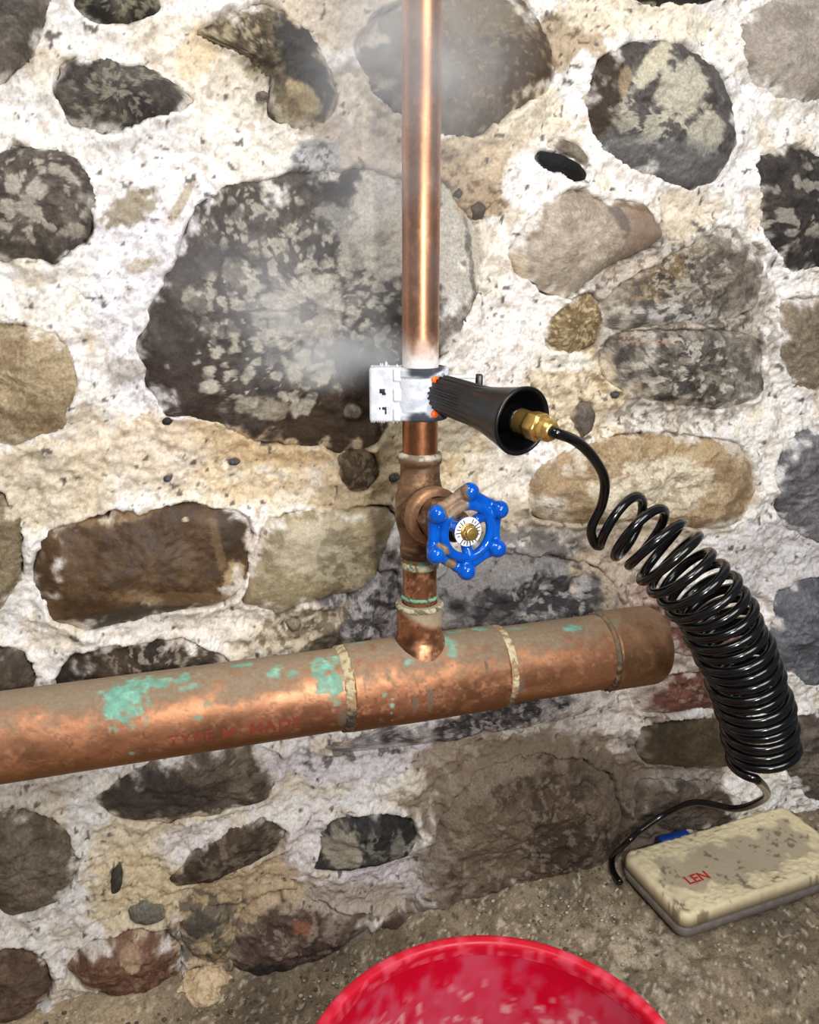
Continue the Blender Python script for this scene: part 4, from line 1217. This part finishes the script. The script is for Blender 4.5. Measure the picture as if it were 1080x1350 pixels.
# ------------------------------------------------------------------ black coiled gas hose with brass fitting
FE = P0 + DH * (LN + 0.030)
hose = empty('coiled_hose', on_z(975, 1070, 0.04), 'glossy black coiled hose hanging from the clamp handle past the capped pipe end', 'hose')
prof = [(LN - 0.004, 0.0), (LN - 0.004, 0.0086), (LN + 0.0080, 0.0086), (LN + 0.0084, 0.0092), (LN + 0.0090, 0.0104), (LN + 0.0180, 0.0104), (LN + 0.0190, 0.0090), (LN + 0.0195, 0.0074),
        (LN + 0.0210, 0.0080), (LN + 0.0265, 0.0078), (LN + 0.0300, 0.0056), (LN + 0.0302, 0.0)]
V, Q, S, TH = lathe(P0, DH, prof, 60, None, 0.0012, hexmod(LN + 0.0086, LN + 0.0188, 0.0092))
tag(build('brass_fitting', V, Q, M_BRASS, hose), 'shiny brass hex fitting')
HR = 0.0037
axis = catmull([on_y(x, y, Y) for x, y, Y in ((812, 686, -0.190), (838, 700, -0.203), (868, 724, -0.218), (904, 758, -0.231), (942, 806, -0.240), (972, 866, -0.244), (994, 930, -0.245), (1008, 995, -0.245))], 40)
seg = np.linalg.norm(np.diff(axis, axis=0), axis=1)
sl = np.concatenate([[0], np.cumsum(seg)])
ns = 2600
ss = np.linspace(0, sl[-1], ns)
ax = np.stack([np.interp(ss, sl, axis[:, j]) for j in range(3)], 1)
tn = np.gradient(ax, axis=0)
tn /= np.linalg.norm(tn, axis=1)[:, None]
pitch = np.interp(ss, [0, 0.03, 0.07, 0.12, 0.4], [0.0160, 0.0150, 0.0125, 0.0102, 0.0086])
phase = np.concatenate([[0], np.cumsum(2 * np.pi / pitch[1:] * np.diff(ss))])
crad = np.interp(ss, [0, 0.02, 0.05, 0.4], [0.0225, 0.0245, 0.0262, 0.0270])
bdir = unit(CAM - ax[0])
Bv = bdir[None] - tn * (tn @ bdir)[:, None]
Bv /= np.linalg.norm(Bv, axis=1)[:, None]
Nv = np.cross(tn, Bv)
if (Nv[0] @ RT) > 0:
    Nv = -Nv
wob = 1 + 0.035 * np.sin(phase * 0.37) + 0.03 * np.sin(phase * 0.81 + 1)
helix = ax + (crad * wob)[:, None] * (np.cos(phase)[:, None] * Nv + np.sin(phase)[:, None] * Bv)
# thin the helix to about 40 samples a turn
keep = np.unique(np.searchsorted(phase, np.arange(0.25, phase[-1], 2 * np.pi / 40)).clip(0, ns - 1))
helix = helix[keep]
lead = [P0 + DH * (LN + 0.024), FE + DH * 0.004, on_y(760, 582, -0.230), on_y(783, 604, -0.224), on_y(797, 632, -0.214), on_y(794, 664, -0.204), on_y(780, 696, -0.197), on_y(784, 716, -0.196)]
ze = helix[-1]
tail = [on_y(1010, 1050, -0.17), on_y(972, 1066, -0.11), on_y(918, 1058, -0.07), on_y(880, 1072, -0.050), on_y(846, 1094, -0.048), on_y(826, 1112, -0.052), on_z(809, 1130, 0.052), on_z(808, 1147, 0.046), on_z(818, 1164, 0.045)]
lead_c = catmull(lead + [helix[0], helix[3]], 10)[:-11]
tail_c = catmull([helix[-4], helix[-1]] + tail, 10)[11:]
path = np.vstack([lead_c, helix, tail_c])
V, Q, T = tube(path, HR, 12)
build('hose_tube', V, Q, M_RUBBER, hose, None, None, True, None, T)

# ------------------------------------------------------------------ red bucket
BK = np.array([0.157, -0.393, 0.0])
RB, ZB = 0.120, 0.253
bucket = empty('bucket', BK, 'red plastic bucket smeared with dried white plaster inside', 'bucket')
zb0 = float(floor_level(np.array([BK[0]]), np.array([BK[1]]))[0])
prof = [(zb0, 0.0), (zb0, 0.092), (zb0 + 0.003, 0.094), (ZB - 0.020, RB - 0.0055), (ZB - 0.020, RB - 0.0035)]
V, Q, S, TH = lathe((BK[0], BK[1], 0), ZV, prof + [(ZB - 0.004, RB - 0.004), (ZB - 0.004, RB - 0.0075), (ZB - 0.022, RB - 0.0085), (zb0 + 0.006, 0.0905), (zb0 + 0.004, 0.0)], 200, (0, 1, 0), 0.0022)
th = np.arctan2(V[:, 0] - BK[0], V[:, 1] - BK[1])
n1 = fbm(th * 0.12 * 34, V[:, 2] * 30, 4, 33)
n2 = fbm(th * 0.12 * 110, V[:, 2] * 80, 4, 34)
col = np.repeat(np.array((190, 4, 38), np.float32)[None], len(V), 0)
inside = (np.hypot(V[:, 0] - BK[0], V[:, 1] - BK[1]) < 0.0935 + (V[:, 2] - zb0) * 0.0775) | (V[:, 2] < zb0 + 0.005)
film = sstep(0.44, 0.56, n1 * 0.8 + n2 * 0.2 + 0.16 * sstep(ZB - 0.006, ZB - 0.05, V[:, 2]) - 0.05)
film = np.clip(film, 0, 1)
col = mixc(col, (190, 76, 96), film * (0.55 + 0.25 * sstep(0.35, 0.65, n2)))
crust = sstep(0.60, 0.70, fbm(th * 0.12 * 130, V[:, 2] * 120, 4, 36)) * sstep(ZB - 0.02, ZB - 0.045, V[:, 2])
col = mixc(col, (212, 170, 166), crust * 0.75)
build('pail', V, Q, M_BUCKET, bucket, col, np.clip(film * 0.6 + crust, 0, 1))
V, Q, S, TH = lathe((BK[0], BK[1], 0), ZV, [(ZB - 0.011, RB - 0.004), (ZB - 0.011, RB), (ZB - 0.009, RB + 0.0014), (ZB - 0.003, RB + 0.0014), (ZB - 0.0005, RB), (ZB, RB - 0.0025), (ZB - 0.0005, RB - 0.0060),
                                            (ZB - 0.003, RB - 0.0075), (ZB - 0.010, RB - 0.0082)], 200, (0, 1, 0), 0.001)
n2 = fbm(np.arctan2(V[:, 0] - BK[0], V[:, 1] - BK[1]) * 26, V[:, 2] * 200, 3, 44)
col = mixc(np.repeat(np.array((190, 14, 40), np.float32)[None], len(V), 0), (218, 110, 120), sstep(0.45, 0.65, n2) * 0.5)
build('rim', V, Q, M_BUCKET, bucket, col, sstep(0.4, 0.7, n2) * 0.5)

# ------------------------------------------------------------------ stained tool case lying by the wall
ZT = 0.070
A0, B0 = on_z(819, 1124, ZT), on_z(899, 1208, ZT)
e2 = unit(B0 - A0)
e1 = np.array([-e2[1], e2[0], 0.0])
if e1[0] < 0:
    e1 = -e1
L2, L1 = float(np.linalg.norm(B0 - A0)) + 0.004, 0.24
CC = A0 + e1 * L1 / 2 + e2 * L2 / 2
ZF = 0.040
case = empty('tool_case', (CC[0], CC[1], ZF), 'dirty cream plastic case with red lettering lying flat beside the wall', 'case')


def rrect(l1, l2, rad, n=8):
    out = []
    for (sx, sy, a0) in ((1, 1, 0), (-1, 1, 90), (-1, -1, 180), (1, -1, 270)):
        for a in np.radians(np.linspace(a0, a0 + 90, n)):
            out.append((sx * (l1 / 2 - rad) + rad * math.cos(a), sy * (l2 / 2 - rad) + rad * math.sin(a)))
    out = np.array(out)
    # refine the straight runs
    fine = []
    for i in range(len(out)):
        p, q = out[i], out[(i + 1) % len(out)]
        k = max(1, int(np.hypot(*(q - p)) / 0.003))
        for j in range(k):
            fine.append(p + (q - p) * j / k)
    return np.array(fine)


def loft(layers, l1, l2, rad, top_rings=0):
    """stacked rounded rectangles: (z, inset)"""
    rr0 = rrect(l1, l2, rad)
    m = len(rr0)
    rows = []
    for z, ins in layers:
        f = np.array([(l1 - 2 * ins) / l1, (l2 - 2 * ins) / l2])
        p = rr0 * f
        rows.append(CC[None] * [1, 1, 0] + p[:, :1] * e1 + p[:, 1:] * e2 + ZV * z)
    z, ins = layers[-1]
    f = np.array([(l1 - 2 * ins) / l1, (l2 - 2 * ins) / l2])
    for t in np.linspace(1, 0.004, top_rings)[1:] if top_rings else ():
        p = rr0 * f * t
        rows.append(CC[None] * [1, 1, 0] + p[:, :1] * e1 + p[:, 1:] * e2 + ZV * z)
    return np.vstack(rows), grid_quads(len(rows), m, True)


V, Q = loft([(ZF, 0.03), (ZF, 0.004), (ZF + 0.003, 0.001), (ZF + 0.0130, 0.0), (ZF + 0.0135, 0.0015), (ZF + 0.0150, 0.0015)], L1, L2, 0.012, 3)
tag(build('shell', V, Q, M_GREYEDGE, case), 'grey lower shell')
V, Q = loft([(ZF + 0.0145, 0.0018), (ZF + 0.0155, 0.0003), (ZT - 0.0040, 0.0006), (ZT - 0.0012, 0.0018), (ZT, 0.0045)], L1, L2, 0.012, 60)
n1 = fbm(V[:, 0] * 60, V[:, 1] * 60, 4, 61)
n2 = fbm(V[:, 0] * 200, V[:, 1] * 200, 4, 62)
ins = np.minimum(L1 / 2 - np.abs((V - CC) @ e1), L2 / 2 - np.abs((V - CC) @ e2))
col = np.repeat(np.array((188, 174, 148), np.float32)[None], len(V), 0)
crust = sstep(0.030, 0.018, ins + 0.05 * (n1 - 0.5)) * sstep(ZT - 0.008, ZT - 0.004, V[:, 2])
col = mixc(col, (232, 218, 178), crust * 0.95)
col = mixc(col, (96, 84, 66), sstep(0.61, 0.68, n1 * 0.5 + n2 * 0.5) * 0.6)
col = mixc(col, (150, 134, 106), sstep(ZT - 0.004, ZT - 0.008, V[:, 2]) * 0.7)
V[:, 2] += crust * 0.002 * (n2 - 0.2) * 2
build('lid', V, Q, M_CASE, case, col)
tcu = bpy.data.curves.new('print', 'FONT')
tcu.body = 'LEN'
tcu.size = 0.017
tcu.offset = 0.0004
tob = bpy.data.objects.new('print', tcu)
COL.objects.link(tob)
bpy.context.view_layer.update()
tm = bpy.data.meshes.new_from_object(tob.evaluated_get(bpy.context.evaluated_depsgraph_get()))
bpy.data.objects.remove(tob)
o0 = on_z(909, 1166, ZT + 0.0006)
for v in tm.vertices:
    w = o0 + e1 * v.co.x - e2 * v.co.y
    v.co = Vector(w - np.array(case.location))
tm.materials.append(M_REDINK)
po = bpy.data.objects.new('lettering', tm)
COL.objects.link(po)
po.parent = case
tag(po, 'red printed letters')
bl = CC * np.array([1, 1, 0]) - e2 * (L2 / 2 + 0.002) - e1 * (L1 / 2 - 0.075) + ZV * (ZT - 0.003)
rbox('hinge_strip', (0.040, 0.010, 0.010), 0.002, M_NAVY, case, bl, np.array([e1, e2, ZV]), 2)

# ------------------------------------------------------------------ fallen mortar and grit at the foot of the wall
lp = on_z(268, 1302, 0.004)
bm = bmesh.new()
bmesh.ops.create_icosphere(bm, subdivisions=5, radius=1.0)
D = np.array([v.co[:] for v in bm.verts])
T = np.array([[v.index for v in f.verts] for f in bm.faces])
bm.free()
rr_ = 1 + 0.7 * (fbm(D[:, 0] * 2 + D[:, 2], D[:, 1] * 2 + 4, 4, 71) - 0.5) + 0.30 * (fbm(D[:, 0] * 9 + D[:, 2] * 5, D[:, 1] * 9 - D[:, 2] * 4, 3, 72) - 0.5)
V = lp + D * rr_[:, None] * np.array([0.024, 0.019, 0.016])
V[:, 2] = np.maximum(V[:, 2], -0.008)
col = mixc(np.repeat(np.array((226, 202, 166), np.float32)[None], len(V), 0), (186, 160, 122), sstep(0.5, 0.62, fbm(V[:, 0] * 260, V[:, 2] * 260, 3, 73)) * 0.7)
lump = build('mortar_lump', V, None, M_MORTAR, None, col, None, True, lp, T)
tag(lump, 'pale crumbly lump of fallen mortar on the floor at the foot of the wall', 'mortar lump')
bm = bmesh.new()
bmesh.ops.create_icosphere(bm, subdivisions=1, radius=1.0)
D = np.array([v.co[:] for v in bm.verts])
T0 = np.array([[v.index for v in f.verts] for f in bm.faces])
bm.free()
GV, GT, GC, k = [], [], [], 0
for _ in range(1500):
    x, y = rng.uniform(-0.2, 0.72), -0.012 - abs(rng.normal(0, 0.085))
    if abs((np.array([x, y, 0]) - CC) @ e1) < L1 / 2 + 0.01 and abs((np.array([x, y, 0]) - CC) @ e2) < L2 / 2 + 0.01:
        continue
    s_ = 0.0008 + 0.0017 * rng.random() ** 3
    zz = float(floor_level(np.array([x]), np.array([y]))[0]) + 0.012 * max(0, min(1, (y + 0.05) / 0.05)) + 0.0005
    c = np.array([(190, 176, 152), (150, 134, 110), (100, 88, 74), (206, 194, 174)][rng.integers(4)], np.float32)
    GV.append(np.array([x, y, zz]) + D * (1 + 0.3 * (rng.random((len(D), 1)) - 0.5)) * s_ * np.array([1.2, 1, 0.8]))
    GT.append(T0 + k)
    GC.append(np.repeat(c[None], len(D), 0))
    k += len(D)
grit = build('grit', np.vstack(GV), None, M_FLOOR, None, np.vstack(GC), None, True, None, np.vstack(GT))
tag(grit, 'loose grit and crumbs scattered on the floor by the wall', 'grit', None, 'stuff')

# ------------------------------------------------------------------ cold vapour drifting off the clamp
PUFFS = [  # picture place, depth, radii (x, y, z) m, strength
    (452, 470, -0.075, (0.060, 0.030, 0.036), 22.0), (400, 425, -0.065, (0.100, 0.035, 0.065), 10.0), (330, 390, -0.060, (0.110, 0.040, 0.090), 4.0), (505, 465, -0.105, (0.032, 0.030, 0.026), 18.0),
    (545, 150, -0.122, (0.090, 0.050, 0.190), 5.0), (540, 20, -0.122, (0.120, 0.050, 0.120), 7.0), (430, 250, -0.080, (0.120, 0.040, 0.120), 2.0), (480, 130, -0.070, (0.080, 0.040, 0.100), 2.0)]
m, nt, b = new_mat('cold_vapour')
nt.nodes.remove(b)
out = nt.nodes['Material Output']
tc = nd(nt, 'ShaderNodeTexCoord')
vs = nd(nt, 'ShaderNodeVolumeScatter')
vs.inputs['Color'].default_value = (0.93, 0.96, 1.0, 1)
vs.inputs['Anisotropy'].default_value = -0.3
acc = None
for px, py, Y, rad, st in PUFFS:
    c = on_y(px, py, Y)
    mp = nd(nt, 'ShaderNodeVectorMath', operation='SUBTRACT')
    mp.inputs[1].default_value = c
    nt.links.new(tc.outputs['Object'], mp.inputs[0])
    dv = nd(nt, 'ShaderNodeVectorMath', operation='DIVIDE')
    dv.inputs[1].default_value = rad
    nt.links.new(mp.outputs[0], dv.inputs[0])
    ln = nd(nt, 'ShaderNodeVectorMath', operation='LENGTH')
    nt.links.new(dv.outputs[0], ln.inputs[0])
    mr = nd(nt, 'ShaderNodeMapRange', interpolation_type='SMOOTHSTEP')
    mr.inputs['From Min'].default_value = 1.0
    mr.inputs['From Max'].default_value = 0.0
    mr.inputs['To Min'].default_value = 0.0
    mr.inputs['To Max'].default_value = st
    nt.links.new(ln.outputs['Value'], mr.inputs['Value'])
    if acc is None:
        acc = mr.outputs['Result']
    else:
        ad = nd(nt, 'ShaderNodeMath', operation='ADD')
        nt.links.new(acc, ad.inputs[0])
        nt.links.new(mr.outputs['Result'], ad.inputs[1])
        acc = ad.outputs[0]
nz = nd(nt, 'ShaderNodeTexNoise', Scale=16.0, Detail=3.0, Distortion=0.6)
nt.links.new(tc.outputs['Object'], nz.inputs['Vector'])
nr_ = nd(nt, 'ShaderNodeMapRange')
nr_.inputs['From Min'].default_value = 0.38
nr_.inputs['From Max'].default_value = 0.66
nr_.inputs['To Min'].default_value = 0.25
nr_.inputs['To Max'].default_value = 1.5
nt.links.new(nz.outputs['Fac'], nr_.inputs['Value'])
ml = nd(nt, 'ShaderNodeMath', operation='MULTIPLY')
nt.links.new(acc, ml.inputs[0])
nt.links.new(nr_.outputs['Result'], ml.inputs[1])
nt.links.new(ml.outputs[0], vs.inputs['Density'])
nt.links.new(vs.outputs[0], out.inputs['Volume'])
x0, x1, y0, y1, z0, z1 = 0.0, 0.36, -0.172, -0.026, 0.56, 1.0
BV = np.array([[x, y, z] for x in (x0, x1) for y in (y0, y1) for z in (z0, z1)])
BQ = np.array([(0, 1, 3, 2), (4, 6, 7, 5), (0, 4, 5, 1), (2, 3, 7, 6), (0, 2, 6, 4), (1, 5, 7, 3)])
vap = build('vapour', BV, BQ, m, None, None, None, False)
tag(vap, 'thin white cold vapour drifting off the frosted clamp', 'vapour', None, 'stuff')
